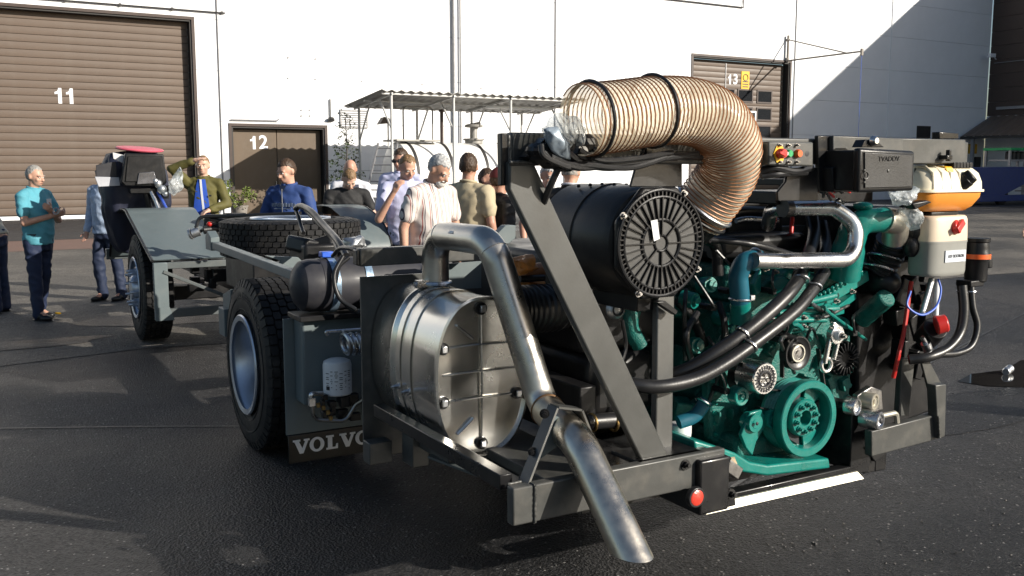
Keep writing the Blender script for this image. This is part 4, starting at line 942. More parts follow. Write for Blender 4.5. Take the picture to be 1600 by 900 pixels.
# diagonal post, vertical post, upper beam
pa, pb_ = V(806, 240, b=-2.92), V(1022, 722, b=-2.96)
MB().slab(VS([(796, 253, -2.955), (834, 253, -2.955), (1047, 718, -2.955), (1006, 727, -2.955), (796, 296, -2.955)]), (0, .035, 0)).build('diagonal_post', M['tube_black'], bus, bevel=.007, seg=3)
MB().beam(V(1037, 430, b=-2.80), V(1033, 722, b=-2.86), .085, .035, FW).build('vertical_post', M['tube_black'], bus, bevel=.007, seg=3)
MB().bb(.62, .92, -2.98, -2.8, .605, .622).build('post_foot_plate', M['black_paint'], bus, bevel=.003)
MB().slab(VS([(1000, 700, -2.86), (1018, 695, -2.86), (1018, 728, -2.86), (1005, 728, -2.86)]), (0, .02, 0)).build('post_gusset', M['frame_grey'], bus)
ub0, ub1 = V(791, 229, b=-2.88), V(1510, 234, b=-2.88)
zu = 1.765
MB().bb(ub0.x, 2.52, -2.92, -2.875, zu - .052, zu + .052).build('upper_beam', M['frame_grey'], bus, bevel=.007, seg=3)
MB().slab(VS([(783, 208, -2.93), (794, 208, -2.93), (794, 290, -2.93), (784, 290, -2.93)]), (0, .03, 0)).build('beam_end_plate', M['black_paint'], bus, bevel=.004)
MB().bb(ub0.x, .95, -2.925, -2.923, zu - .005, zu - .002).build('beam_score', M['frame_grey'], bus)
MB().tube(VS([(795, 256, -2.95), (850, 254, -2.95), (880, 258, -2.97)]), .010, 8).build('cable', M['hose_rubber'], bus)
# weld beads at the frame joints
def weld(P, name='weld_bead', rr=.006, m=None):
    pl_ = []
    for a, b in zip(P, P[1:]):
        n = max(2, int((b - a).length / .006))
        pl_ += [a.lerp(b, k / n) + Vector([noise.noise(a * 40 + Vector((k * 1.7, j * 9, 0))) * .0018 for j in range(3)]) for k in range(n)]
    pl_.append(P[-1])
    MB().tube(pl_, [rr * (.8 + .35 * (i % 3) / 2) for i in range(len(pl_))], 6).build(name, m or M['frame_grey'], bus, sharp=60)
weld([V(1003, 727, b=-2.965), V(1048, 717, b=-2.965)]); weld([V(797, 253, b=-2.962), V(834, 253, b=-2.962)]); weld([V(1018, 724, b=-2.905), V(1052, 716, b=-2.905)])
weld([Vector((.155, -3.003, .488)), Vector((.155, -3.003, .622))]); weld([Vector((.075, -2.953, .624)), Vector((.13, -2.953, .624))])
weld([V(795, 211, b=-2.925), V(795, 252, b=-2.925)]); weld([V(1466, 650, b=-2.975), V(1468, 684, b=-2.975)])
# ---- air filter
fb, fx, fz, fr_ = -2.90, .765, 1.421, .213
fil = MB().lathe([(0, .0), (.17, .0), (.205, .02), (.214, .06), (.214, .26), (.219, .262), (.219, .30), (.214, .302), (.214, .50), (.19, .53), (.0, .54)], (fx, fb + .03, fz), FW, 56).build('air_filter', M['satin_black'], bus, sharp=30)
pl = [(math.cos(R(22.5 + 45 * k)) * .225 * .94, math.sin(R(22.5 + 45 * k)) * .225) for k in range(8)]
lid = MB().prism(pl, (fx, fb + .035, fz), RT, UP, (0, -.03, 0)).build('filter_lid', M['plastic_black'], fil, bevel=.012, seg=3)
lr = MB(); lr.torus((fx, fb, fz), FW, .198, .007, 56, 8); lr.torus((fx, fb, fz), FW, .172, .006, 56, 8); lr.torus((fx, fb, fz), FW, .088, .007, 40, 8); lr.torus((fx, fb, fz), FW, .03, .005, 24, 8)
for k in range(32):
    a = 2 * math.pi * k / 32; d = Vector((math.cos(a), 0, math.sin(a))); o = Vector((fx, fb - .002, fz))
    lr.beam(o + d * .088, o + d * .172, .0045, .012, FW)
    if k % 2 == 0 and k % 4 == 0: lr.beam(o + d * .03, o + d * .088, .0045, .012, FW)
for k in range(64):
    a = 2 * math.pi * k / 64; d = Vector((math.cos(a), 0, math.sin(a))); o = Vector((fx, fb + .002, fz)); lr.beam(o + d * .172, o + d * .2, .005, .012, FW)
lr.build('lid_rib', M['plastic_black'], fil, kind='stuff')
lk = MB().lathe([(0, 0), (.168, 0), (.168, .004), (0, .004)], (fx, fb + .002, fz), FW, 48).build('lid_disc', mat('lid_grey', (.045, .045, .044), .45, bump=.05), fil)
for k in range(4):
    a = R(60 + 90 * k); MB().hexbolt((fx + math.cos(a) * .205, fb + .002, fz + math.sin(a) * .212), (0, -1, 0), .009, .012).build('lid_screw', M['bolt_steel'], fil)
MB().slab(VS([(1017, 345, fb - .012), (1027, 343, fb - .012), (1031, 373, fb - .012), (1022, 377, fb - .012)]), (0, .002, 0)).build('lid_label', M['white_paint'], fil)
bs_ = MB()
for k in range(7):
    a = R(70 + 6 * k); bs_.ell((fx + math.cos(a) * .214 - .03, fb + .12 + .05 * k, fz + math.sin(a) * .214), .008, 8, 5)
bs_.build('water_drops', M['satin_black'], fil, kind='stuff')
MB().bb(fx - .03, fx + .13, fb + .10, fb + .4, 1.15, 1.215).slab(VS([(1040, 470, -2.88), (1060, 486, -2.88), (1056, 493, -2.88), (1025, 472, -2.88)]), (0, .03, 0)).build('filter_bracket', M['satin_black'], bus, bevel=.004)
# ---- amber intake hose
hp = spline([V(908, 188, b=-3.08), V(960, 182, b=-3.07), V(1030, 173, b=-3.05), V(1085, 176, b=-3.03), V(1122, 195, b=-3.0), V(1141, 232, b=-2.96), V(1136, 270, b=-2.90), V(1115, 303, b=-2.84), V(1088, 338, b=-2.78)], 22)
# resample evenly
L_ = [0]
for i in range(1, len(hp)): L_.append(L_[-1] + (hp[i] - hp[i - 1]).length)
def at_len(s):
    for i in range(1, len(hp)):
        if L_[i] >= s: return hp[i - 1].lerp(hp[i], (s - L_[i - 1]) / max(1e-9, L_[i] - L_[i - 1]))
    return hp[-1]
HR = .117; nturn = 60; nstep = nturn * 4
cl_ = [at_len(L_[-1] * i / nstep) for i in range(nstep + 1)]
hose = MB().tube(cl_, [HR - .004 * (i % 4 == 2) - .002 * (i % 4 in (1, 3)) for i in range(nstep + 1)], 36, caps=False).build('intake_hose', M['amber_film'], bus, sharp=80)
# frames for the helix wire
def frames(P):
    out = []; nr = None
    for i in range(len(P)):
        t = (P[min(i + 1, len(P) - 1)] - P[max(i - 1, 0)]).normalized()
        nr = t.orthogonal().normalized() if nr is None else (nr - t * nr.dot(t)).normalized()
        out.append((P[i], nr, t.cross(nr)))
    return out
N_ = nturn * 26; cf = frames([at_len(L_[-1] * i / N_) for i in range(N_ + 1)])
MB().tube([p + (n * math.cos(2 * math.pi * i / 26) + b * math.sin(2 * math.pi * i / 26)) * (HR + .0010) for i, (p, n, b) in enumerate(cf)], .0024, 5).build('hose_wire', M['copper_wire'], hose)
def ring_at(s, r, rr, m, name, parent, w=None):
    i = int(N_ * s); p = cf[i][0]; d = (cf[i + 1][0] - cf[i - 1][0]).normalized(); return MB().torus(p, d, r, rr, 36, 8).build(name, m, parent)
for s in (.035, .275): ring_at(s, HR + .007, .006, M['hose_rubber'], 'hose_tie', hose)
ring_at(.955, HR + .006, .008, M['zinc'], 'hose_clamp', hose); ring_at(.985, HR + .004, .006, M['hose_rubber'], 'hose_tie', hose)
MB().tube([cf[-1][0] - (cf[-1][0] - cf[-40][0]).normalized() * .06, cf[-1][0], Vector((.88, -2.62, 1.47))], [.115, .118, .10], 28).build('filter_inlet', M['satin_black'], fil)
MB().tube(VS([(1016, 210, -3.05), (1006, 232, -2.95), (1000, 250, -2.94)]), .006, 6).tube(VS([(930, 232, -3.06), (925, 246, -2.98), (921, 256, -2.96)]), .006, 6).build('hose_strap', M['hose_rubber'], bus)
MB().slab(VS([(1010, 208, -2.94), (1060, 212, -2.94), (1060, 252, -2.94), (1010, 250, -2.94)]), (0, .01, 0)).build('hose_bracket', M['black_paint'], bus, bevel=.003)
# black plate hanging between beam and filter
MB().slab(VS([(996, 252, -2.86), (1066, 252, -2.86), (1066, 292, -2.86), (985, 292, -2.86)]), (0, .012, 0)).build('filter_hanger', M['black_paint'], bus, bevel=.003)
# wrapped connectors and cable bundle on the upper beam
crumple([(852, 190), (872, 178), (900, 184), (912, 205), (905, 232), (880, 236), (862, 222), (850, 206)], -3.02, .05, 11, .03).build('plastic_wrap', M['plastic_bag'], bus, sharp=70)
crumple([(848, 208), (868, 204), (885, 224), (890, 246), (866, 238), (855, 225)], -3.06, .03, 14, .02, 4).build('wrapping_tape', mat('tape_grey', (.30, .36, .42), .3, .3), bus, sharp=70)
g = MB()
for (x, y, s) in ((846, 240, .05), (862, 246, .055), (880, 225, .05), (900, 240, .06), (912, 226, .05), (838, 236, .035), (880, 252, .05)): g.ell(V(x, y, b=-3.0), (s, .05, s * .8), 10, 6)
g.slab(VS([(822, 245, -3.0), (853, 215, -3.0), (872, 220, -3.0), (885, 255, -3.0), (840, 252, -3.0)]), (0, .05, 0))
g.build('connector_bundle', M['black_paint'], bus, sharp=25)
for P, r_ in (([(878, 230, -3.06), (905, 252, -3.05), (950, 262, -3.03), (1000, 254, -3.0), (1060, 244, -2.98), (1095, 246, -2.95)], .013), ([(860, 246, -3.06), (905, 262, -3.06), (960, 256, -3.03), (1020, 250, -3.0), (1090, 240, -2.96)], .012), ([(848, 238, -3.06), (868, 254, -3.06), (920, 258, -3.06), (985, 262, -3.02), (1040, 246, -3.0)], .011), ([(845, 226, -3.06), (850, 244, -3.07), (878, 258, -3.07), (890, 262, -3.07)], .010), ([(905, 235, -3.05), (940, 250, -3.06), (990, 248, -3.04), (1050, 238, -3.0)], .010)):
    MB().tube(spline(VS(P), 7), r_, 9).build('cable', M['hose_rubber'], bus)
MB().tube(spline(VS([(873, 262, -3.02), (862, 285, -3.0), (850, 315, -2.95), (846, 330, -2.9)]), 6), .012, 8).build('cable', M['hose_rubber'], bus)
# ================================================================== engine (part) with its fittings (sub-parts)
EB = -2.58
r = random.Random(21)
T, TC = M['teal'], M['teal_cast']
eng = MB()
eng.bb(1.42, 1.92, EB + .06, -1.3, .52, 1.10)            # crankcase
eng.bb(1.46, 1.90, EB + .08, -1.35, 1.10, 1.27)     # head
eng.build('engine', TC, bus, bevel=.02); eng = bpy.data.objects['engine']
vc = MB(); vc.bb(1.38, 1.92, EB + .03, -1.4, 1.30, 1.40); vc.build('valve_cover', M['satin_black'], eng, bevel=.03, seg=3)
# timing cover with an uneven outline and ribs
tcv = MB().slab(VS([(1150, 505, EB - .02), (1185, 480, EB - .02), (1240, 492, EB - .02), (1300, 486, EB - .02), (1330, 500, EB - .02), (1330, 600, EB - .02), (1320, 700, EB - .02), (1160, 712, EB - .02), (1112, 690, EB - .02), (1108, 600, EB - .02), (1130, 540, EB - .02)]), (0, .06, 0)).build('timing_cover', TC, eng, bevel=.015, seg=3)
g = MB()
for k in range(46):
    x, y = 1105 + r.random() * 215, 500 + r.random() * 200; p = V(x, y, b=EB - .03); t = r.random()
    if t < .35: g.cyl(p, p + Vector((0, -.025, 0)), .012 + .012 * r.random(), n=12)
    elif t < .6: g.box(p, (.02 + .06 * r.random(), .04, .02 + .05 * r.random()), Matrix.Rotation(r.uniform(-.6, .6), 3, 'Y'))
    else: g.beam(p, p + Vector((r.uniform(-.08, .08), 0, r.uniform(-.08, .08))), .012, .05, FW)
g.build('cast_ribs', TC, eng, bevel=.004, kind='stuff')
g = MB()
for k in range(60):
    x, y = 1060 + r.random() * 110, 440 + r.random() * 250; p = V(x, y, b=-2.5 + .35 * r.random()); t = r.random()
    if t < .4: g.cyl(p, p + Vector((r.uniform(-.03, .03), -.06, r.uniform(-.03, .03))), .014 + .025 * r.random(), n=12)
    else: g.box(p, (.03 + .09 * r.random(), .08, .03 + .09 * r.random()), Euler((r.uniform(-.4, .4), r.uniform(-.6, .6), r.uniform(-.4, .4))).to_matrix())
g.build('side_castings', TC, eng, bevel=.008, kind='stuff')
g = MB()
for k in range(26):
    p = V(970 + r.random() * 90, 470 + r.random() * 200, b=-2.2 + .3 * r.random())
    g.box(p, (.04 + .1 * r.random(), .1, .04 + .12 * r.random()), Euler((r.uniform(-.4, .4), r.uniform(-.6, .6), 0)).to_matrix())
g.build('side_castings', TC, eng, bevel=.01, kind='stuff')
# upper head with diagonal rocker rail, studs and injector stubs
MB().slab(VS([(1165, 470, -2.66), (1205, 432, -2.66), (1330, 428, -2.66), (1345, 445, -2.66), (1312, 470, -2.66), (1290, 500, -2.66), (1210, 505, -2.66), (1175, 500, -2.66)]), (0, .12, 0)).build('head_end', TC, eng, bevel=.012)
g = MB()
for (x0, y0, x1, y1, w) in ((1265, 480, 1350, 430, .05), (1290, 492, 1330, 462, .03), (1250, 500, 1312, 484, .032)): g.beam(V(x0, y0, b=-2.72), V(x1, y1, b=-2.66), w, .05, FW)
for k in range(12): g.cyl(V(1275 + k * 6.4, 470 - k * 3.6, b=-2.74), V(1275 + k * 6.4, 463 - k * 3.6, b=-2.76), .009, n=8)
g.build('rocker_rail', T, eng, bevel=.004)
MB().cyl(V(1215, 490, b=-2.76), V(1308, 482, b=-2.74), .016, n=14).build('teal_pipe', T, eng)
MB().cyl(V(1250, 475, b=-2.78), V(1305, 462, b=-2.76), .014, n=12).cyl(V(1180, 500, b=-2.76), V(1290, 500, b=-2.76), .012, n=10).build('teal_pipe', T, eng)
MB().slab(VS([(1195, 492, -2.75), (1283, 490, -2.75), (1283, 500, -2.75), (1262, 502, -2.75), (1260, 515, -2.75), (1252, 515, -2.75), (1250, 503, -2.75), (1195, 506, -2.75)]), (0, .04, 0)).build('bracket_plate', T, eng, bevel=.004)
g = MB()
for x, y in ((1205, 498), (1228, 497), (1255, 496), (1276, 496), (1255, 510), (1165, 430), (1195, 420), (1210, 425), (1305, 470), (1330, 455)): g.hexbolt(V(x, y, b=-2.765), (0, -1, 0), .008, .014)
g.build('engine_bolt', M['bolt_steel'], eng, kind='stuff')
g = MB()
for (x, y) in ((1215, 428), (1240, 425)): g.ell(V(x, y, b=-2.62), (.06, .08, .06), 14, 8)
g.build('thermostat_housing', T, eng, sharp=60)
MB().cyl(V(1220, 445, b=-2.66), V(1222, 450, b=-2.78), .045, n=20).slab(VS([(1178, 445, -2.7), (1190, 420, -2.7), (1190, 455, -2.7), (1183, 462, -2.7)]), (0, .03, 0)).build('thermostat_housing', T, eng, bevel=.006)
# injector lines and small hoses
for k in range(9):
    x0 = 1150 + r.random() * 160; y0 = 470 + r.random() * 60
    MB().tube(spline([V(x0, y0, b=-2.72), V(x0 + r.uniform(-30, 30), y0 + r.uniform(-25, 25), b=-2.80), V(x0 + r.uniform(-60, 60), y0 + r.uniform(-30, 60), b=-2.70)], 6), .006 + .005 * r.random(), 8).build('small_pipe', [T, M['hose_rubber'], M['bolt_steel']][k % 3], eng)
# ---- pulleys
def pulley(x, y, b, Rr, prof, name, m, n=48, d=FW):
    c = V(x, y, b=b); return MB().lathe([(rr * Rr, t * Rr) for rr, t in prof], c, d, n).build(name, m, eng, sharp=32), c
cp_ = V(1265, 655, b=-2.86)
pu = MB().lathe([(.0, .14), (.155, .14), (.160, .12), (.150, .112), (.160, .104), (.150, .096), (.160, .088), (.150, .08), (.160, .072), (.150, .064), (.162, .056), (.168, .045), (.168, .004), (.164, .0), (.138, .0), (.132, .006), (.130, .060), (.10, .070), (.085, .068), (.083, .028), (.078, .022), (.034, .022), (.032, .07), (0, .07)], cp_, FW, 64).build('crank_pulley', T, eng, sharp=32)
for k in range(10):
    a = 2 * math.pi * k / 10 + .2; MB().hexbolt(cp_ + Vector((math.cos(a) * .058, .020, math.sin(a) * .058)), (0, -1, 0), .0095, .012).build('pulley_bolt', T, eng)
sp = MB()
for a in (R(-60), R(60), R(180)):
    d = Vector((math.cos(a), 0, math.sin(a))); t_ = Vector((-math.sin(a), 0, math.cos(a)))
    o = cp_ + Vector((0, .045, 0)); sp.slab([o + d * .08 - t_ * .035, o + d * .135 - t_ * .055, o + d * .135 + t_ * .055, o + d * .08 + t_ * .035], (0, .012, 0))
sp.build('pulley_spoke', T, eng, bevel=.003, kind='stuff')
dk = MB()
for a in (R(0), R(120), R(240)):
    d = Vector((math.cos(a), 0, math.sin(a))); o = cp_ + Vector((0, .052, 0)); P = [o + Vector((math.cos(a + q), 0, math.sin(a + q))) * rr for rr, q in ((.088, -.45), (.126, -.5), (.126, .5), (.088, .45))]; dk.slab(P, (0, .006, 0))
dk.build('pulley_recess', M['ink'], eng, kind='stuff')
_c2 = V(1243, 672, b=-2.70); MB().lathe([(.0, 0), (.15, 0), (.162, .01), (.162, .05), (.15, .06), (0, .06)], _c2, FW, 56).build('belt_pulley', M['satin_black'], eng, sharp=32)
pulley(1210, 655, -2.80, .042, [(0, 0), (.35, 0), (.4, .15), (.7, .2), (.8, 0), (1, 0), (1, .9), (0, .9)], 'idler_pulley', T)
pulley(1160, 620, -2.80, .040, [(0, -.1), (.25, -.1), (.3, .15), (.55, .2), (.62, .05), (.9, 0), (1, .1), (1, 1.2), (0, 1.2)], 'idler_pulley', T)
pulley(1182, 662, -2.80, .040, [(0, .08), (.14, .08), (.14, 0), (.5, 0), (.55, .05), (.95, .05), (1, .12), (1, 1.5), (0, 1.5)], 'idler_pulley', T)
MB().ell(V(1183, 662, b=-2.812), (.008, .004, .008), 10, 6).build('pulley_hole', M['ink'], eng)
MB().slab(VS([(1158, 680, -2.78), (1172, 645, -2.78), (1190, 640, -2.78), (1200, 660, -2.78), (1182, 690, -2.78), (1176, 712, -2.78), (1166, 700, -2.78)]), (0, .02, 0)).build('tensioner_bracket', T, eng, bevel=.004)
# black water pump pulley with pale hub
o_, c = pulley(1248, 552, -2.80, .075, [(.62, .12), (.85, .06), (.92, 0), (1.0, 0), (1.0, .55), (.9, .6), (0, .6)], 'pump_pulley', M['hose_rubber'])
pulley(1248, 552, -2.81, .040, [(0, -.05), (.3, -.05), (.35, .1), (.7, .12), (.75, 0), (.92, .05), (1, .3), (1, 1.2), (0, 1.2)], 'pump_hub', M['bolt_steel'])
MB().lathe([(.033, -.001), (.039, -.001), (.039, .004), (.033, .004)], V(1248, 552, b=-2.812), FW, 32, True).build('pump_ring', M['plate_bright'], eng)
# clutch pulley with pierced silver face
o_, c = pulley(1170, 592, -2.74, .068, [(0, 0), (1, 0), (1, .9), (0, .9)], 'clutch_body', M['satin_black'])
c = V(1196, 592, b=-2.86)
MB().lathe([(.0, .02), (.03, .02), (.03, .006), (.05, .006), (.053, 0), (.064, 0), (.068, .006), (.068, .11), (0, .11)], c, FW, 40).build('clutch_pulley', M['alu'], eng, sharp=32)
gr = MB()
for k in range(22):
    a = 2 * math.pi * k / 22; gr.beam(c + Vector((math.cos(a) * .040, -.001, math.sin(a) * .040)), c + Vector((math.cos(a) * .057, -.001, math.sin(a) * .057)), .006, .004, FW)
gr.lathe([(.029, -.002), (.036, -.002), (.036, .003), (.029, .003)], c, FW, 30, True); gr.build('clutch_slots', M['ink'], eng)
gr = MB()
for k in range(3):
    a = R(90 + 120 * k); gr.cyl(c + Vector((math.cos(a) * .014, .018, math.sin(a) * .014)), c + Vector((math.cos(a) * .014, -.004, math.sin(a) * .014)), .008, n=8)
gr.build('clutch_bolt', M['bolt_steel'], eng)
# tensioner arm
ta = MB()
a0, a1 = V(1301, 522, b=-2.82), V(1291, 570, b=-2.82)
ta.cyl(a0, a0 + Vector((0, -.03, 0)), .042, n=24); ta.torus(a1, FW, .030, .010, 24, 8); ta.beam(a0 + Vector((-.028, -.012, 0)), a1 + Vector((-.024, -.012, .01)), .016, .02, FW); ta.beam(a0 + Vector((.03, -.012, 0)), a1 + Vector((.03, -.012, .02)), .014, .02, FW)
ta.beam(a0 + Vector((-.02, -.01, .05)), a0 + Vector((.04, -.01, .02)), .02, .02, FW)
ta.build('tensioner_arm', M['alu'], eng, bevel=.003)
MB().lathe([(0, -.01), (.02, -.01), (.024, 0), (.024, .04), (0, .04)], a0 + Vector((0, -.04, 0)), FW, 20).build('tensioner_cap', M['white_paint'], eng)
MB().hexbolt(a0 + Vector((0, -.05, 0)), (0, -1, 0), .011, .014).build('tensioner_bolt', M['bolt_steel'], eng)
al = MB(); ac_ = V(1318, 560, b=-2.66)
al.cyl(ac_, ac_ + Vector((0, .2, 0)), .085, n=28)
for k in range(20):
    a = 2 * math.pi * k / 20; al.beam(ac_ + Vector((math.cos(a) * .04, -.01, math.sin(a) * .04)), ac_ + Vector((math.cos(a) * .08, -.01, math.sin(a) * .08)), .008, .03, FW)
al.build('alternator', M['satin_black'], eng, bevel=.003)
# belts
def belt(P, name, w=.022):
    m = MB(); 
    for a, b in zip(P, P[1:]): m.beam(a, b, .006, w, FW)
    return m.build(name, M['hose_rubber'], eng)
belt([V(1160, 605, b=-2.77), V(1248, 612, b=-2.77)], 'belt'); belt([V(1278, 545, b=-2.77), V(1288, 610, b=-2.77)], 'belt'); belt([V(1222, 560, b=-2.77), V(1222, 590, b=-2.77)], 'belt')
belt([V(1185, 636, b=-2.77), V(1200, 640, b=-2.77)], 'belt')
# sump edge
sp_ = VS([(1085, 688, -2.88), (1128, 700, -2.88), (1150, 708, -2.88), (1172, 722, -2.88), (1200, 727, -2.88), (1296, 716, -2.88), (1298, 732, -2.88), (1200, 744, -2.88), (1160, 738, -2.88), (1140, 722, -2.88), (1122, 713, -2.88), (1085, 702, -2.88)])
MB().slab(sp_, (0, .55, 0)).build('sump_flange', T, eng, bevel=.010, seg=3)
MB().bb(1.35, 1.88, -2.72, -1.6, .40, .54).build('sump', TC, eng, bevel=.03)
# ---- coolant pipes: polished cross pipe, blue hose, teal elbow
st = VS([(1178, 407, -2.90), (1215, 408, -2.90), (1335, 406, -2.92), (1338, 350, -2.90), (1302, 325, -2.84), (1225, 325, -2.74), (1205, 330, -2.64), (1200, 352, -2.55)])
MB().tube(fillet(st, [0, .1, .085, .09, .08, .1, .06, 0], 8), .0325, 22).build('coolant_pipe', M['alu'], eng, sharp=45)
for x in (1228, 1290): MB().cyl(V(x - 5, 325.5, b=-2.77), V(x + 5, 325.5, b=-2.77), .038, n=18).build('pipe_strap', M['hose_rubber'], eng)
MB().tube(fillet(VS([(1186, 405, -2.86), (1162, 408, -2.86), (1153, 430, -2.84), (1157, 474, -2.82)]), [0, .06, .06, 0], 8), .040, 20).build('coolant_hose', M['blue_hose'], eng, sharp=45)
MB().cyl(V(1156, 470, b=-2.82), V(1158, 500, b=-2.80), .043, n=20).build('pipe_stub', T, eng)
for (x, y, b, d) in ((1180, 405, -2.86, RT), (1156, 468, -2.82, (.1, 0, 1))):
    MB().torus(V(x, y, b=b), d, .042, .006, 28, 8).box(V(x, y, b=b) + Vector((.03, -.035, .01)), (.02, .02, .02)).build('hose_clamp', M['zinc'], eng)
MB().torus(V(1243, 408, b=-2.85), RT, .0325, .003, 24, 6).build('weld_seam', M['alu_dull'], eng)
el = fillet(VS([(1318, 432, -2.72), (1326, 385, -2.76), (1338, 346, -2.80), (1384, 343, -2.84)]), [0, .3, .13, 0], 10)
n_ = len(el); MB().tube(el, [.074 - .020 * (i / (n_ - 1)) for i in range(n_)], 28).build('intake_elbow', T, eng, sharp=45)
MB().ell(V(1348, 322, b=-2.80), (.035, .05, .02), 12, 7).slab(VS([(1295, 440, -2.66), (1350, 400, -2.66), (1358, 408, -2.66), (1312, 450, -2.66)]), (0, .06, 0)).build('elbow_boss', T, eng, bevel=.006)
cf_ = fillet(VS([(1380, 343, -2.84), (1400, 346, -2.84), (1398, 374, -2.80)]), [0, .06, 0], 8)
MB().tube(cf_, .058, 26).build('turbo_sleeve', mat('foil', (.62, .58, .50), .35, .9, bump=.3, bscale=20), eng, sharp=50)
blw = spline(VS([(1395, 375, -2.76), (1386, 400, -2.72), (1372, 420, -2.68)]), 14)
MB().tube(blw, [.068 + .008 * (i % 4 < 2) for i in range(len(blw))], 24).build('bellows', M['hose_rubber'], eng, sharp=25)
for (x, y) in ((1393, 382), (1381, 402), (1370, 418)): MB().torus(V(x, y, b=-2.73), Vector((.3, 0, 1)), .074, .005, 28, 6).build('hose_clamp', M['zinc'], eng)
MB().ell(V(1376, 440, b=-2.68), (.078, .10, .072), 18, 10).cyl(V(1350, 440, b=-2.6), V(1386, 438, b=-2.72), .062, n=20).build('turbo_elbow', M['plastic_black'], eng, sharp=60)
MB().cyl(V(1345, 500, b=-2.62), V(1386, 464, b=-2.78), .045, n=20).build('teal_duct', TC, eng, bevel=.01)
MB().tube(VS([(1330, 560, -2.5), (1350, 520, -2.52), (1362, 490, -2.5)]), .022, 12).build('dipstick_tube', M['bolt_steel'], eng)
g = MB()
for k in range(5): g.beam(V(1335 + k * 10, 600 - k * 4, b=-2.55), V(1378, 582 - k * 3, b=-2.5), .02, .03, FW)
g.slab(VS([(1332, 596, -2.5), (1386, 576, -2.5), (1386, 590, -2.5), (1340, 616, -2.5)]), (0, .1, 0)); g.build('engine_foot', TC, eng, bevel=.004)
# two thick black hoses sweeping down across the engine
for P, r_ in (([(1252, 430, -2.84), (1235, 455, -2.90), (1205, 485, -2.92), (1160, 522, -2.92), (1120, 550, -2.90), (1080, 575, -2.86), (1045, 588, -2.80)], .029), ([(1288, 425, -2.84), (1268, 455, -2.90), (1240, 488, -2.94), (1180, 535, -2.96), (1130, 570, -2.96), (1085, 593, -2.95), (1030, 604, -2.93), (985, 600, -2.88), (960, 590, -2.8)], .027), ([(1268, 335, -2.5), (1272, 365, -2.56), (1262, 400, -2.70), (1248, 432, -2.82)], .030), ([(1285, 350, -2.5), (1290, 385, -2.6), (1282, 425, -2.8)], .028)):
    MB().tube(spline(VS(P), 9), r_, 16).build('coolant_hose', M['hose_rubber'], eng, sharp=60)
for x, y, b, d in ((1160, 521, -2.92, (-.8, 0, -.6)), (1172, 540, -2.96, (-.8, 0, -.6)), (1252, 436, -2.87, (-.5, -.3, -.8)), (1272, 448, -2.89, (-.5, -.3, -.8))):
    MB().torus(V(x, y, b=b), d, .031, .005, 24, 6).build('hose_clamp', M['zinc'], eng)
for P, r_, m in (([(1100, 372, -2.6), (1118, 385, -2.6), (1122, 430, -2.6)], .024, M['hose_rubber']), ([(1110, 375, -2.7), (1150, 378, -2.74), (1190, 385, -2.76), (1250, 402, -2.7)], .014, M['hose_rubber']), ([(1110, 395, -2.5), (1160, 390, -2.5), (1210, 400, -2.5)], .026, M['hose_rubber']), ([(1060, 470, -2.5), (1085, 500, -2.5), (1100, 540, -2.5)], .022, M['hose_rubber']), ([(1060, 660, -2.62), (1085, 650, -2.64), (1105, 625, -2.66)], .030, M['blue_hose']), ([(1120, 340, -2.4), (1160, 330, -2.4), (1195, 330, -2.4)], .022, M['hose_rubber']), ([(1150, 345, -2.45), (1170, 342, -2.45), (1215, 345, -2.45)], .012, M['zinc']), ([(1238, 340, -2.5), (1236, 365, -2.52)], .010, M['red_plastic'])):
    MB().tube(spline(VS(P), 7), r_, 12).build('hose', m, bus)
MB().torus(V(1098, 628, b=-2.67), (-.6, 0, -.8), .033, .005, 24, 6).build('hose_clamp', M['zinc'], bus)
# dark block and grey tray behind the coolant pipes
MB().slab(VS([(1188, 355, -2.3), (1260, 352, -2.3), (1230, 400, -2.3), (1165, 400, -2.3)]), (0, .05, 0)).build('heat_shield', M['frame_grey'], bus, bevel=.004)
MB().bb(1.22, 2.0, -2.25, -1.4, 1.42, 1.50).build('engine_lid', mat('navy_lid', (.02, .024, .05), .5), bus, bevel=.01)
MB().bb(.78, 1.30, -2.35, -1.2, .9, 1.32).build('gearbox_cover', M['satin_black'], bus, bevel=.03)  # black colour stands in for the deep shade left of the engine
MB().bb(.80, 1.16, -2.40, -1.2, .62, .90).build('gearbox', M['satin_black'], bus, bevel=.05)  # also coloured black for the shade in this bay
MB().bb(.62, 2.3, -1.70, -.62, .30, .36).build('added_light_block', M['satin_black'], bus)  # added plate, closes the underside so light does not pass
MB().bb(.66, 2.2, -2.55, -1.72, .28, .32).build('added_light_block', M['satin_black'], bus)  # second added plate, blocks light below the engine
# left bay: corrugated duct, orange wraps, dark manifold, clamps
cd_ = VS([(800, 485, -2.25), (842, 482, -2.25), (900, 478, -2.2)]); q = spline(cd_, 26)
MB().tube(q, [.105 if i % 4 < 2 else .096 for i in range(len(q))], 26).build('corrugated_duct', M['hose_rubber'], bus, sharp=25)
crumple([(800, 402, 1), (832, 400, 1), (842, 420, 1), (812, 428, 1)] and [(800, 405), (830, 398), (840, 420), (812, 428)], -2.2, .06, 4, .02).build('orange_wrap', M['orange_wrap'], bus, sharp=25)
MB().cyl(V(815, 428, b=-2.15), V(845, 424, b=-2.15), .04, n=16).build('copper_stub', M['copper_wire'], bus)
MB().cyl(V(812, 436, b=-2.2), V(850, 434, b=-2.2), .015, n=10).build('hose', M['hose_rubber'], bus)
crumple([(806, 442), (848, 440), (850, 456), (815, 458)], -2.1, .05, 6, .02).build('orange_wrap', M['orange_wrap'], bus, sharp=25)
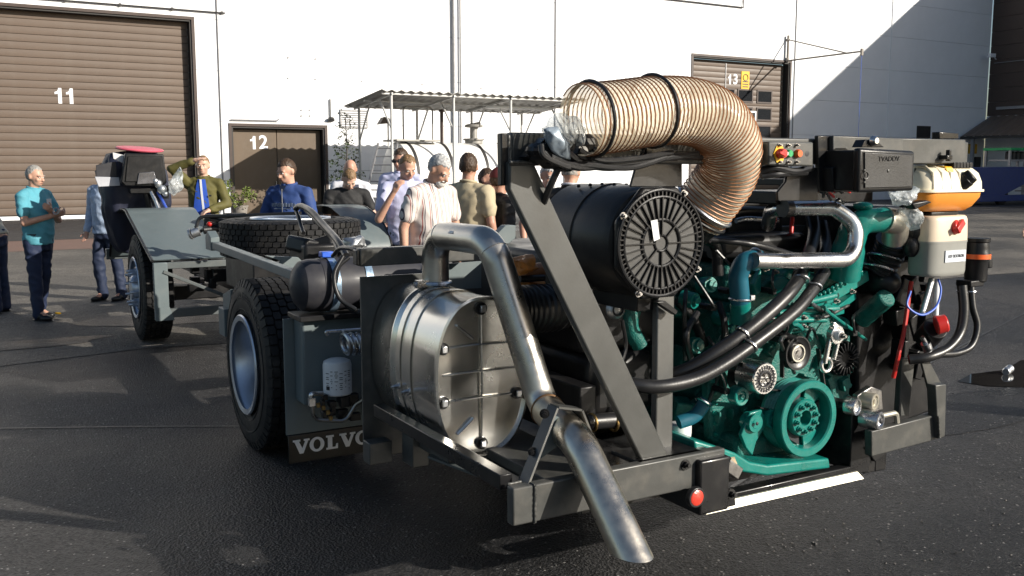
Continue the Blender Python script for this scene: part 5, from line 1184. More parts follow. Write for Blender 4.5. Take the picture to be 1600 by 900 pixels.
MB().lathe([(0, -.01), (.02, -.01), (.035, 0), (.04, .01), (.04, .03), (0, .03)], V(966, 484, b=-2.62), FW, 24).build('pressure_valve', M['alu_dull'], bus)
MB().torus(V(966, 484, b=-2.635), FW, .024, .004, 20, 6).build('valve_ring', M['ink'], bus)
MB().tube(spline(VS([(990, 478, -2.5), (985, 510, -2.5), (1000, 540, -2.5)]), 6), .035, 14).build('exhaust_stub', TC, bus)
MB().tube(spline(VS([(972, 500, -2.6), (978, 540, -2.58), (970, 570, -2.6)]), 6), .008, 8).build('hose', M['hose_rubber'], bus)
for x in (925, 958): MB().torus(V(x, 660, b=-2.55), RT, .035, .006, 20, 6).build('hose_clamp', M['brass'], bus)
MB().cyl(V(915, 660, b=-2.55), V(965, 656, b=-2.55), .033, n=14).build('hose', M['hose_rubber'], bus)
MB().slab(VS([(770, 372, -1.5), (790, 352, -1.5), (806, 352, -1.5), (806, 372, -1.5), (782, 392, -1.5)]), (0, .05, 0)).build('angle_bracket', M['bus_grey'], bus, bevel=.004)
# oil filter, white, behind vertical post
c = V(1062, 690, b=-2.55); of = MB().lathe([(0, -.09), (.045, -.09), (.05, -.08), (.05, .08), (0, .09)], c, UP, 24).build('oil_filter', M['white_paint'], bus)
MB().slab(VS([(1052, 702, -2.61), (1070, 700, -2.61), (1070, 706, -2.61), (1052, 708, -2.61)]), (0, .004, 0)).build('filter_print', M['ink'], of)
# ---- rear under-beam, tow block, reflector, bright strip
MB().bb(1.04, 2.05, -2.84, -2.78, .315, .36).build('under_beam', M['black_paint'], bus, bevel=.006)
MB().slab(VS([(1128, 787, -2.92), (1340, 740, -2.92), (1340, 746, -2.92), (1128, 800, -2.92)]), (0, .04, 0)).build('strip_backing', M['black_paint'], bus, bevel=.003)
MB().slab(VS([(1103, 804, -2.965), (1124, 785, -2.955), (1340, 737, -2.955), (1350, 748, -2.965)]), (0, .008, .002)).build('trim_strip', M['plate_bright'], bus)
MB().bb(.87, 1.02, -3.03, -2.78, .385, .60).build('tow_block', M['black_paint'], bus, bevel=.010, seg=3)
rc = V(1085, 776, b=-3.032)
MB().cyl(rc + Vector((0, .002, 0)), rc + Vector((0, -.016, 0)), .042, .038, 28).build('reflector_ring', M['hose_rubber'], bus, bevel=.002)
MB().lathe([(0, -.022), (.022, -.021), (.030, -.017), (.030, 0), (0, 0)], rc, FW, 28).build('reflector', mat('red_reflector', (.65, .05, .03), .2, coat=.5, bump=.2, bscale=200), bus)
MB().slab(VS([(1058, 742, -2.99), (1075, 722, -2.99), (1100, 728, -2.99), (1148, 768, -2.99), (1150, 790, -2.99), (1108, 800, -2.99), (1105, 752, -2.99)]), (0, .02, 0)).build('tow_plate', M['black_paint'], bus, bevel=.003)
bt_ = MB()
for x, y in ((1096, 735), (1112, 748), (1126, 770), (1142, 772), (1112, 788), (1070, 726)): bt_.hexbolt(V(x, y, b=-3.0), (0, -1, .1), .014, .016)
bt_.build('tow_bolt', M['black_paint'], bus)
MB().beam(V(1118, 716, b=-2.9), V(1150, 738, b=-2.9), .05, .06, FW).build('clamp_block', M['bolt_steel'], bus, bevel=.004)
b2 = MB()
for x, y in ((1110, 712), (1132, 722)): b2.hexbolt(V(x, y, b=-2.95), (.2, -.7, .7), .014, .018)
b2.build('clamp_bolt', M['satin_black'], bus)
crumple([(1122, 715), (1146, 712), (1150, 738), (1128, 742)], -2.87, .03, 5, .015).build('worn_bracket', mat('worn_paint', (.36, .27, .17), .7, var=.4, scale=40, bump=.4), bus, sharp=25)
MB().tube(spline(VS([(1055, 722, -2.9), (1085, 728, -2.95), (1110, 740, -2.96)]), 6), .02, 10).build('hose', M['hose_rubber'], bus)
# black mass between pulley and right bracket
g = MB()
r = random.Random(9)
for k in range(14): g.box(V(1330 + r.random() * 40, 665 + r.random() * 60, b=-2.80 + .12 * r.random()), (.05 + .07 * r.random(), .08, .05 + .08 * r.random()))
g.bb(1.92, 2.06, -2.84, -2.4, .34, .62); g.build('rear_carrier', M['black_paint'], bus, bevel=.006, kind='stuff')
MB().slab(VS([(1352, 700, -2.85), (1392, 688, -2.85), (1384, 712, -2.85), (1368, 722, -2.85)]), (0, .05, 0)).build('carrier_foot', M['black_paint'], bus, bevel=.004)
def roller(x, y, b, Rr, dep, m1, name):
    c = V(x, y, b=b); return MB().lathe([(0, 0), (.3 * Rr, 0), (.34 * Rr, .18 * Rr), (.6 * Rr, .2 * Rr), (.72 * Rr, 0), (.95 * Rr, 0), (Rr, .08 * Rr), (Rr, dep), (0, dep)], c, (-.25, 1, 0), 30).build(name, m1, bus, sharp=32)
roller(1376, 658, -2.95, .042, .085, M['zinc'], 'guide_roller'); MB().ell(V(1377, 658, b=-2.955), (.014, .006, .014), 12, 6).build('roller_hole', M['ink'], bus)
roller(1340, 636, -2.90, .040, .05, M['alu'], 'guide_roller'); roller(1368, 628, -2.90, .038, .06, M['brass'] if False else mat('roller_tan', (.42, .39, .32), .4, .6), 'guide_roller')
MB().slab(VS([(1340, 618, -2.85), (1362, 604, -2.85), (1378, 610, -2.85), (1380, 640, -2.85), (1345, 650, -2.85)]), (0, .03, 0)).build('roller_bracket', M['bolt_steel'], bus, bevel=.004)
# ---- grey corner bracket at right
MB().slab(VS([(1362, 674, -2.95), (1470, 646, -2.95), (1470, 685, -2.95), (1362, 714, -2.95)]), (0, .04, 0)).build('corner_beam', M['frame_grey'], bus, bevel=.005)
MB().slab(VS([(1462, 602, -2.97), (1479, 600, -2.97), (1477, 682, -2.97), (1466, 686, -2.97)]), (0, .05, 0)).build('corner_post', M['frame_grey'], bus, bevel=.005)
MB().slab(VS([(1440, 565, -2.90), (1452, 563, -2.90), (1478, 612, -2.90), (1470, 650, -2.90), (1462, 650, -2.90)]), (0, .012, 0)).build('corner_gusset', M['frame_grey'], bus, bevel=.003)
MB().slab(VS([(1410, 560, -2.8), (1430, 560, -2.8), (1420, 650, -2.8), (1404, 650, -2.8)]), (0, .03, 0)).build('inner_post', M['frame_grey'], bus, bevel=.003)
MB().tube(fillet(VS([(1376, 650, -2.93), (1400, 645, -2.93), (1402, 662, -2.93)]), .02), .012, 8).build('bracket_rod', mat('rod_tan', (.34, .32, .27), .5, .4), bus)
# ---- radiator and fan box, dark, at the right side
MB().slab(VS([(1338, 322, -2.60), (1440, 322, -2.60), (1446, 440, -2.60), (1462, 640, -2.60), (1340, 690, -2.60)]), (0, 1.1, 0)).build('radiator', M['satin_black'], bus, bevel=.015)
g = MB(); r = random.Random(4)
for k in range(30): g.box(V(1395 + r.random() * 45, 350 + r.random() * 230, b=-2.72 + .15 * r.random()), (.03 + .07 * r.random(), .08, .03 + .10 * r.random()), Euler((0, r.uniform(-.5, .5), 0)).to_matrix())
g.build('radiator_fittings', M['plastic_black'], bus, bevel=.005, kind='stuff')
MB().tube(spline(VS([(1424, 440, -2.78), (1418, 480, -2.80), (1412, 520, -2.82), (1404, 555, -2.84), (1396, 590, -2.82)]), 6), .010, 8).build('red_hose', M['red_plastic'], bus)
MB().tube(spline(VS([(1423, 455, -2.9), (1418, 478, -2.92), (1440, 492, -2.94), (1462, 480, -2.94), (1470, 455, -2.92), (1466, 436, -2.9)]), 7), .005, 7).build('blue_wire', M['blue_plastic'], bus)
MB().cyl(V(1456, 436, b=-2.88), V(1440, 492, b=-2.90), .014, n=12).build('support_tube', M['alu_dull'], bus)
MB().cyl(V(1464, 436, b=-2.88), V(1460, 545, b=-2.9), .013, n=12).build('support_tube', M['white_paint'], bus)
MB().cyl(V(1446, 536, b=-2.92), V(1452, 552, b=-2.92), .022, n=14).cyl(V(1446, 536, b=-2.92), V(1441, 527, b=-2.92), .012, n=10).build('coupling', M['zinc'], bus)
MB().cyl(V(1446, 530, b=-2.86), V(1462, 512, b=-2.94), .055, n=20).build('filler_neck', M['plastic_black'], bus, bevel=.004)
cpn = MB(); c = V(1469, 507, b=-2.97); d = Vector((.75, -.6, .25)).normalized(); e_ = d.orthogonal().normalized(); g_ = d.cross(e_)
cpn.cyl(c - d * .02, c + d * .03, .044, .040, 10)
cpn.build('filler_cap', M['red_plastic'], bus, bevel=.006)
# ---- upper row: control panel, junction box, covers
y0 = -3.06
p0, p1 = V(1201, 221, b=y0), V(1270, 262, b=y0)
cpn = MB().slab([V(1201, 221, b=y0), V(1271, 222, b=y0), V(1271, 260, b=y0), V(1201, 258, b=y0)], (0, .16, 0)).build('control_panel', M['frame_grey'], bus, bevel=.006)
def pxd(x, y, rr, name, m, h=.014, b=y0, n=24): 
    c = V(x, y, b=b); return MB().lathe([(0, -h), (rr * .8, -h), (rr, -h * .6), (rr, 0), (0, 0)], c, FW, n).build(name, m, cpn)
yp = MB().slab([V(1208 + 0, 240, b=y0 - .001), V(1213, 228, b=y0 - .001), V(1222, 228, b=y0 - .001), V(1226, 240, b=y0 - .001), V(1222, 254, b=y0 - .001), V(1213, 254, b=y0 - .001)], (0, -.003, 0)).build('switch_plate', M['yellow_plastic'], cpn)
pxd(1217, 240, .019, 'switch_knob', M['red_plastic'], .03); MB().beam(V(1216, 238, b=y0 - .035), V(1226, 243, b=y0 - .035), .012, .02, FW).build('switch_handle', M['red_plastic'], cpn, bevel=.003)
pxd(1231, 240, .015, 'start_button', M['green_plastic'], .016); pxd(1245, 240, .016, 'stop_button', M['orange_plastic'], .018); pxd(1261, 240, .011, 'panel_hole', M['ink'], .001)
MB().box(V(1231, 240, b=y0 - .0175), (.004, .002, .012)).build('button_mark', M['white_letter'], cpn)
sb = MB()
for x in (1217, 1231, 1244): 
    for y in (227, 253): sb.hexbolt(V(x, y, b=y0), (0, -1, 0), .0055, .010)
sb.build('panel_screw', M['bolt_steel'], cpn, kind='stuff')
MB().slab(VS([(1228, 284, -2.98), (1215, 300, -2.98), (1216, 314, -2.98), (1278, 314, -2.98), (1278, 262, -2.98), (1232, 262, -2.98)]), (0, .012, 0)).build('panel_bracket', M['black_paint'], bus, bevel=.003)
MB().tube(spline(VS([(1188, 268, -3.0), (1210, 262, -3.03), (1240, 268, -3.03), (1268, 262, -3.0)]), 6), .014, 8).tube(spline(VS([(1190, 276, -3.0), (1220, 272, -3.03), (1260, 270, -3.0)]), 6), .011, 8).build('cable', M['hose_rubber'], bus)
MB().slab(VS([(1278, 212, -2.95), (1302, 212, -2.95), (1302, 300, -2.95), (1280, 300, -2.95)]), (0, .02, 0)).build('cover_side', M['black_paint'], bus, bevel=.003)
MB().slab(VS([(1302, 212, -2.97), (1411, 216, -2.97), (1411, 262, -2.97), (1302, 262, -2.97)]), (0, .05, 0)).build('beam_cover', M['frame_grey'], bus, bevel=.004)
MB().slab(VS([(1405, 216, -2.95), (1509, 218, -2.95), (1509, 255, -2.95), (1405, 256, -2.95)]), (0, .05, 0)).build('beam_cover', M['frame_grey'], bus, bevel=.004)
MB().slab(VS([(1468, 206, -2.93), (1498, 208, -2.93), (1498, 217, -2.93), (1468, 217, -2.93)]), (0, .04, 0)).box(V(1478, 246, b=-2.97), (.04, .04, .02)).box(V(1482, 243, b=-2.98), (.015, .02, .05)).build('latch', M['black_paint'], bus, bevel=.003)
g = MB()
for k in range(6): g.box(V(1485 + k * 5, 258, b=-2.93), (.02, .05, .025))
g.build('terminal', M['plastic_black'], bus, bevel=.002, kind='stuff')
yj = -3.16
jb_ = MB().slab([V(1343, 231, b=yj), V(1430, 236, b=yj), V(1428, 298, b=yj), V(1341, 301, b=yj)], (0, .035, 0)).build('junction_box', M['plastic_black'], bus, bevel=.012, seg=3)
MB().slab([V(1347, 234, b=yj + .03), V(1424, 239, b=yj + .03), V(1422, 296, b=yj + .03), V(1345, 298, b=yj + .03)], (0, .20, 0)).build('box_body', M['satin_black'], jb_, bevel=.006)
MB().slab([V(1350, 238, b=yj - .001), V(1425, 242, b=yj - .001), V(1423, 292, b=yj - .001), V(1350, 294, b=yj - .001)], (0, -.005, 0)).build('box_lid', mat('lid_black', (.020, .020, .021), .42, bump=.12, bscale=220), jb_, bevel=.003)
text('box_mark', 'TVADDV', .027, mat('mark_black', (.006, .006, .006), .7, spec=.2), jb_, V(1389, 248.5, b=yj - .0075), (1, 0, .02), (0, 0, 1), .0004, 1.15)
ex_ = MB(); ex_.torus(V(1353, 274, b=yj - .008), FW, .014, .002, 18, 6); ex_.ell(V(1388, 267, b=yj - .007), (.007, .003, .007), 10, 6)
for y in (266, 285): ex_.ell(V(1351, y, b=yj - .007), (.004, .003, .004), 8, 5)
ex_.build('box_screw', M['frame_grey'], jb_)
MB().slab(VS([(1346, 230, -3.08), (1352, 218, -3.08), (1368, 218, -3.08), (1382, 230, -3.08)]), (0, .05, 0)).build('box_lug', M['black_paint'], bus, bevel=.003)
MB().lathe([(0, -.02), (.012, -.02), (.019, -.012), (.021, 0), (0, 0)], V(1364, 220, b=-3.085), FW, 18).build('lug_bolt', M['alu'], bus)
MB().slab(VS([(1300, 262, -3.0), (1342, 240, -3.0), (1342, 300, -3.0), (1302, 300, -3.0)]), (0, .08, 0)).build('box_rear_housing', M['satin_black'], bus, bevel=.006)
wr = MB()
r = random.Random(31)
for k in range(10):
    x = 1278 + r.random() * 38; y = 296 + r.random() * 20
    MB().tube(spline(VS([(x, y, -2.85), (x + r.uniform(-8, 12), y - 10 * r.random(), -2.88), (x + 12, y + 6 * r.random(), -2.85)]), 5), .006, 6).build('wire', [M['red_plastic'], M['hose_rubber'], M['hose_rubber']][k % 3], bus)
MB().bb(1.5, 2.1, -2.75, -2.45, 1.545, 1.60).build('wiring_tray', M['black_paint'], bus, bevel=.006)
crumple([(1393, 302), (1428, 298), (1425, 318), (1404, 322)], -2.95, .04, 21, .03).build('plastic_wrap', M['plastic_bag'], bus, sharp=18)
crumple([(1408, 322), (1428, 320), (1436, 340), (1432, 356), (1414, 345)], -2.93, .04, 23, .025).build('plastic_wrap', M['plastic_bag'], bus, sharp=18)
g = MB()
for (x, y, s) in ((1415, 318, .03), (1420, 340, .035), (1428, 362, .04), (1424, 385, .04)): g.ell(V(x, y, b=-2.86), (s, s, s * 1.3), 12, 7)
g.build('connector_bundle', M['plastic_black'], bus)
# ---- expansion tank, oil jug, breather
et_b = -2.98
def rbox_rings(x0, x1, y0, y1, zs, rad, n=7):
    rings = []
    for z, inset in zs:
        a0, a1, b0, b1 = x0 + inset, x1 - inset, y0 + inset, y1 - inset; rr = max(.01, rad - inset * .3); ring = []
        for (cx, cy, s) in ((a1 - rr, b1 - rr, 0), (a0 + rr, b1 - rr, 90), (a0 + rr, b0 + rr, 180), (a1 - rr, b0 + rr, 270)):
            for k in range(n + 1):
                a = R(s + 90 * k / n); ring.append((cx + math.cos(a) * rr, cy + math.sin(a) * rr, z))
        rings.append(ring)
    return rings
pL, pR = V(1448, 300, b=et_b), V(1547, 300, b=et_b)
zt, zm, zb = V(1480, 260, b=et_b).z, V(1480, 299, b=et_b).z, V(1480, 331, b=et_b).z
X0, X1, Y0, Y1 = pL.x, pR.x - .012, et_b, et_b + .18
MB().ring_loft(rbox_rings(X0, X1, Y0, Y1, [(zm, 0), (zm + .04, .002), (zt - .03, .014), (zt - .008, .035), (zt, .065)], .07)).build('expansion_tank', M['tank_cream'], bus, sharp=50)
ET = bpy.data.objects['expansion_tank']
MB().ring_loft(rbox_rings(X0, X1, Y0, Y1, [(zb, .055), (zb + .02, .03), (zm - .03, .006), (zm - .001, .002)], .07)).build('tank_lower', M['tank_orange'], ET, sharp=50)
MB().ring_loft(rbox_rings(X0 - .008, X1 + .008, Y0 - .008, Y1 + .008, [(zm - .004, 0), (zm + .006, 0)], .075)).build('tank_seam', M['tank_cream'], ET)
g = MB()
for k in range(4): g.tube([Vector((X0 + .05 + k * .06, Y0 + .004 , zm + .01)), Vector((X0 + .05 + k * .06, Y0 + .012, zt - .03)), Vector((X0 + .05 + k * .06, Y0 + .05, zt - .002)), Vector((X0 + .05 + k * .06, Y1 - .06, zt + .001))], .006, 7)
g.build('tank_rib', M['tank_cream'], ET)
x = V(1491, 280, b=et_b).x
MB().slab([(x - .022, Y0 + .0075, zm + .015), (x + .022, Y0 + .0075, zm + .015), (x + .018, Y0 + .030, zt - .012), (x - .026, Y0 + .030, zt - .012)], (0, -.006, .006)).slab([(x - .026, Y0 + .03, zt - .006), (x + .018, Y0 + .03, zt - .006), (x + .014, Y0 + .12, zt + .004), (x - .03, Y0 + .12, zt + .004)], (0, -.001, .005)).build('tank_sticker', M['yellow_plastic'], ET)
c = V(1516, 276, b=et_b - .01); d = Vector((.35, -.65, .65)).normalized()
tcp = MB(); tcp.cyl(c - d * .06, c - d * .012, .036, n=16); tcp.cyl(c - d * .012, c + d * .012, .035, .032, 10); tcp.build('tank_cap', M['plastic_black'], ET, bevel=.003)
MB().slab(VS([(1425, 318, -2.99), (1450, 313, -3.0), (1458, 316, -3.0), (1430, 328, -2.99)]), (0, .05, 0)).bb(X0 + .12, X1 - .12, Y0 + .06, Y1, zb - .02, zb - .002).build('tank_cradle', M['satin_black'], bus, bevel=.006)
jL, jR = V(1449, 385, b=-2.94), V(1514, 385, b=-2.94); jc = Vector(((jL.x + jR.x) / 2, -2.885, 0)); jr = (jR.x - jL.x) / 2
zT, zMid, zBt = V(1470, 338, b=-2.96).z, V(1470, 379, b=-2.96).z, V(1470, 433, b=-2.96).z
jug = MB().ring_loft([[(jc.x + x, jc.y + y, z) for x, y in oval(jr * f, .078 * f, 48, 3.3)] for z, f in ((zMid, 1.0), (zMid + .02, 1.0), (zT - .02, .97), (zT - .006, .93), (zT, .86))]).build('oil_jug', mat('jug_tan', (.66, .55, .42), .42, var=.04, bump=.03, bscale=30), bus, sharp=50)
MB().ring_loft([[(jc.x + x, jc.y + y, z) for x, y in oval(jr * f, .078 * f, 48, 3.3)] for z, f in ((zBt, .90), (zBt + .006, .96), (zBt + .02, .985), (zMid - .004, .992), (zMid, 1.0))]).build('jug_lower', M['jug_grey'], jug, sharp=50)
MB().ring_loft([[(jc.x + x, jc.y + y, z) for x, y in oval(jr * f, .078 * f, 48, 3.3)] for z, f in ((zMid - .004, 1.0), (zMid - .004, 1.012), (zMid + .004, 1.012), (zMid + .004, 1.0))], closed=True).build('jug_rim', M['jug_grey'], jug)
lb0, lb1 = V(1478, 392, b=-2.966), V(1509, 408, b=-2.966)
MB().bb(lb0.x, lb1.x - .002, -2.966, -2.962, lb1.z, lb0.z).build('jug_label', mat('label_pale', (.62, .66, .72), .5), jug)
text('jug_lettering', 'ATF DEXTRON', .020, M['ink'], jug, ((lb0.x + lb1.x) / 2, -2.9675, (lb0.z + lb1.z) / 2), RT, UP, .0006, .82)
c = V(1497, 354, b=-2.97); d = Vector((.25, -.85, .25)).normalized(); cap = MB(); cap.cyl(c - d * .04, c + d * .004, .032, n=20)
e_ = d.cross(UP).normalized(); cap.beam(c + d * .006 - (e_ * .036 + UP * -.02), c + d * .006 + (e_ * .036 + UP * -.02), .03, .024, d); cap.build('jug_cap', M['red_plastic'], jug, bevel=.005)
bc = V(1526, 405, b=-2.90)
MB().lathe([(0, .10), (.052, .10), (.056, .10), (.056, .085), (.050, .08), (.054, .055), (.054, .04), (.058, .03), (.058, .0), (.052, -.01), (.050, -.10), (.03, -.115), (0, -.115)], bc, UP, 30).build('breather', M['satin_black'], bus, sharp=30)
BR = bpy.data.objects['breather']
MB().lathe([(.0585, .004), (.061, .004), (.061, .026), (.0585, .026)], bc, UP, 30, True).build('breather_band', M['orange_plastic'], BR)
MB().box(bc + Vector((.06, -.02, -.02)), (.03, .03, .045)).box(bc + Vector((-.04, 0, -.11)), (.10, .08, .03)).build('breather_lug', M['plastic_black'], BR, bevel=.005)
MB().tube(spline(VS([(1503, 446, -2.92), (1506, 485, -2.94), (1500, 520, -2.95), (1480, 545, -2.96), (1450, 558, -2.95), (1420, 562, -2.9)]), 9), .023, 14).build('breather_hose', M['hose_rubber'], bus, sharp=60)
MB().tube(spline(VS([(1517, 446, -2.92), (1520, 480, -2.94), (1527, 510, -2.96), (1518, 540, -2.97), (1495, 552, -2.97), (1465, 554, -2.96), (1440, 558, -2.9)]), 9), .016, 12).build('breather_hose', M['hose_rubber'], bus, sharp=60)
for x in (1503, 1517): MB().torus(V(x, 455, b=-2.92), UP, .022, .004, 20, 6).build('hose_clamp', M['zinc'], bus)
# grille-like shelf behind the panel
g = MB()
for k in range(14): g.box(V(1190 + k * 3.2, 284, b=-2.2), (.012, .3, .03))
g.bb(1.65, 2.0, -2.3, -2.0, 1.25, 1.55); g.build('fuse_shelf', M['satin_black'], bus, bevel=.003)

# bolts round the timing cover, sensor plugs and wiring on the engine end
g = MB()
for (xa_, ya_, xb_, yb_, n) in ((1185, 486, 1240, 497, 4), (1250, 496, 1325, 500, 5), (1326, 510, 1324, 690, 9), (1314, 694, 1165, 706, 8), (1118, 686, 1114, 605, 5), (1116, 595, 1148, 515, 5)):
    for k in range(n):
        t = (k + .5) / n; g.hexbolt(V(xa_ + (xb_ - xa_) * t, ya_ + (yb_ - ya_) * t, b=EB - .022), (0, -1, 0), .008, .012)
g.build('cover_bolt', T, eng, kind='stuff')
r = random.Random(77)
for k in range(7):
    x, y = ((1140, 455), (1205, 455), (1150, 560), (1130, 610), (1215, 530), (1330, 520), (1110, 480))[k]; p = V(x, y, b=-2.74)
    MB().cyl(p + Vector((0, .06, 0)), p, .014, n=10).box(p + Vector((0, -.01, 0)), (.03, .03, .025)).build('sensor_plug', M['plastic_black'], eng, bevel=.003)
    MB().tube(spline([p + Vector((0, -.02, 0)), p + Vector((r.uniform(-.06, .06), -.05, r.uniform(.02, .08))), p + Vector((r.uniform(-.15, .15), .0, r.uniform(.05, .2)))], 7), .006, 7).build('wire', M['hose_rubber'], eng)
for k in range(5):
    x, y = 1072 + k * 17, 452 + (k * 37) % 90
    MB().tube(spline([V(x, y, b=-2.6), V(x + r.uniform(-20, 20), y + 40, b=-2.66), V(x + r.uniform(-30, 10), y + 110, b=-2.58)], 7), .009 + .006 * (k % 2), 9).build('hose', M['hose_rubber'], eng)
for (x, y) in ((1085, 470), (1110, 445), (1135, 500), (1090, 540), (1112, 640)):
    c = V(x, y, b=-2.56); MB().lathe([(0, -.02), (.02, -.02), (.022, -.005), (.034, -.005), (.036, .0), (.036, .06), (0, .06)], c, (r.uniform(-.3, .3), 1, r.uniform(-.2, .2)), 18).build('oil_plug', T, eng)
# ================================================================== people
def cloth(name, c, var=0.10, rough=0.75, stripes=None, scale=8):
    m = mat(name, c, rough, var=var, scale=scale, bump=0.15, bscale=140)
    if stripes:
        nt = m.node_tree; N = nt.nodes; L = nt.links; b = N['Principled BSDF']
        tc = N.new('ShaderNodeTexCoord'); sp = N.new('ShaderNodeSeparateXYZ'); L.new(tc.outputs['Object'], sp.inputs[0])
        mu = N.new('ShaderNodeMath'); mu.operation = 'MULTIPLY'; mu.inputs[1].default_value = stripes[1]; L.new(sp.outputs[stripes[2]], mu.inputs[0])
        fr = N.new('ShaderNodeMath'); fr.operation = 'FRACT'; L.new(mu.outputs[0], fr.inputs[0])
        rp = N.new('ShaderNodeValToRGB'); rp.color_ramp.interpolation = 'CONSTANT'; L.new(fr.outputs[0], rp.inputs[0])
        e = rp.color_ramp.elements; e[0].color = (*c, 1); e[1].position = 0.5; e[1].color = (*stripes[0], 1)
        for p, cc in stripes[3]: q = e.new(p); q.color = (*cc, 1)
        L.new(rp.outputs[0], b.inputs['Base Color'])
    return m
def skin_mat(name, c):
    m = mat(name, c, 0.5, var=0.10, scale=14, bump=0.08, bscale=120); b = m.node_tree.nodes['Principled BSDF']
    b.inputs['Subsurface Weight'].default_value = 0.08; b.inputs['Subsurface Radius'].default_value = (0.02, 0.008, 0.004); return m
SK = [skin_mat('skin_a', (0.54, 0.31, 0.22)), skin_mat('skin_b', (0.50, 0.27, 0.19)), skin_mat('skin_c', (0.58, 0.36, 0.27))]
M['eye'] = mat('eye_white', (0.6, 0.58, 0.55), 0.3); M['lip'] = mat('lip', (0.30, 0.12, 0.09), 0.5)
M['shoe'] = mat('shoe', (0.012, 0.012, 0.013), 0.4)
JOBS = []
def cap_(mb, a, b, r0, r1, n=12, k=4):
    a, b = Vector(a), Vector(b); d = b - a; L_ = d.length
    if L_ < 1e-5: return mb.ell(a, r0, n, 8)
    d.normalize(); P = []; Rr = []
    for i in range(k): t = math.pi / 2 * (1 - i / k); P.append(a - d * r0 * math.sin(t)); Rr.append(max(.0008, r0 * math.cos(t)))
    P.append(a); Rr.append(r0); P.append(b); Rr.append(r1)
    for i in range(1, k + 1): t = math.pi / 2 * i / k; P.append(b + d * r1 * math.sin(t)); Rr.append(max(.0008, r1 * math.cos(t)))
    return mb.tube(P, Rr, n)
def hand(mb, w, d, palm_n, curl=.5, side=1):
    w = Vector(w); d = Vector(d).normalized(); n = Vector(palm_n); n = (n - d * n.dot(d)).normalized(); x = d.cross(n) * side
    cap_(mb, w, w + d * .03, .027, .03)
    for o in (-.022, 0, .022): cap_(mb, w + d * .03 + x * o * .8, w + d * .088 + x * o, .019, .016)
    for i, (o, L1) in enumerate(((-.030, .072), (-.010, .082), (.010, .076), (.029, .060))):
        p = w + d * .088 + x * o; dd = d.copy()
        for sg in range(3):
            ca = curl * (.5 + .45 * sg); dd = (d * math.cos(ca * 1.3) + n * math.sin(ca * 1.3)).normalized(); q = p + dd * L1 * (.44, .32, .26)[sg]; cap_(mb, p, q, .0098 - .0008 * sg, .0092 - .0008 * sg, 8, 2); p = q
    t0 = w + d * .03 - x * .026; t1 = t0 + (d * .6 - x * .75 + n * .25).normalized() * .042; t2 = t1 + (d * .9 - x * .25 + n * .35).normalized() * .034
    cap_(mb, t0, t1, .014, .012, 8, 2); cap_(mb, t1, t2, .0115, .009, 8, 2)
def remesh_job(mb, name, m, parent, vox, fold=0.0, seed=0, smooth_it=4):
    o = mb.build(name, m, parent, smooth=True, sharp=180, center=False)
    md = o.modifiers.new('r', 'REMESH'); md.mode = 'VOXEL'; md.voxel_size = vox; md.use_smooth_shade = True
    ms = o.modifiers.new('s', 'SMOOTH'); ms.factor = .5; ms.iterations = smooth_it
    JOBS.append((o, fold, seed)); return o
def bake_jobs():
    bpy.context.view_layer.update(); dg = bpy.context.evaluated_depsgraph_get()
    for o, fold, seed in JOBS:
        me = bpy.data.meshes.new_from_object(o.evaluated_get(dg)); mm = o.data.materials[0]
        o.modifiers.clear(); o.data = me; me.materials.clear(); me.materials.append(mm)
        if fold:
            off = Vector((seed * 3.7, seed * 1.3, 0))
            for v in me.vertices:
                p = v.co + off; q = Vector((p.x * 7, p.y * 7, p.z * 11 + p.x * 6)); a = noise.noise(q); b = noise.noise(p * 18)
                v.co += v.normal * (fold * (1 - abs(a) * 2.4) + fold * .35 * b)
        me.polygons.foreach_set('use_smooth', [True] * len(me.polygons))
        me.update()
    JOBS.clear()
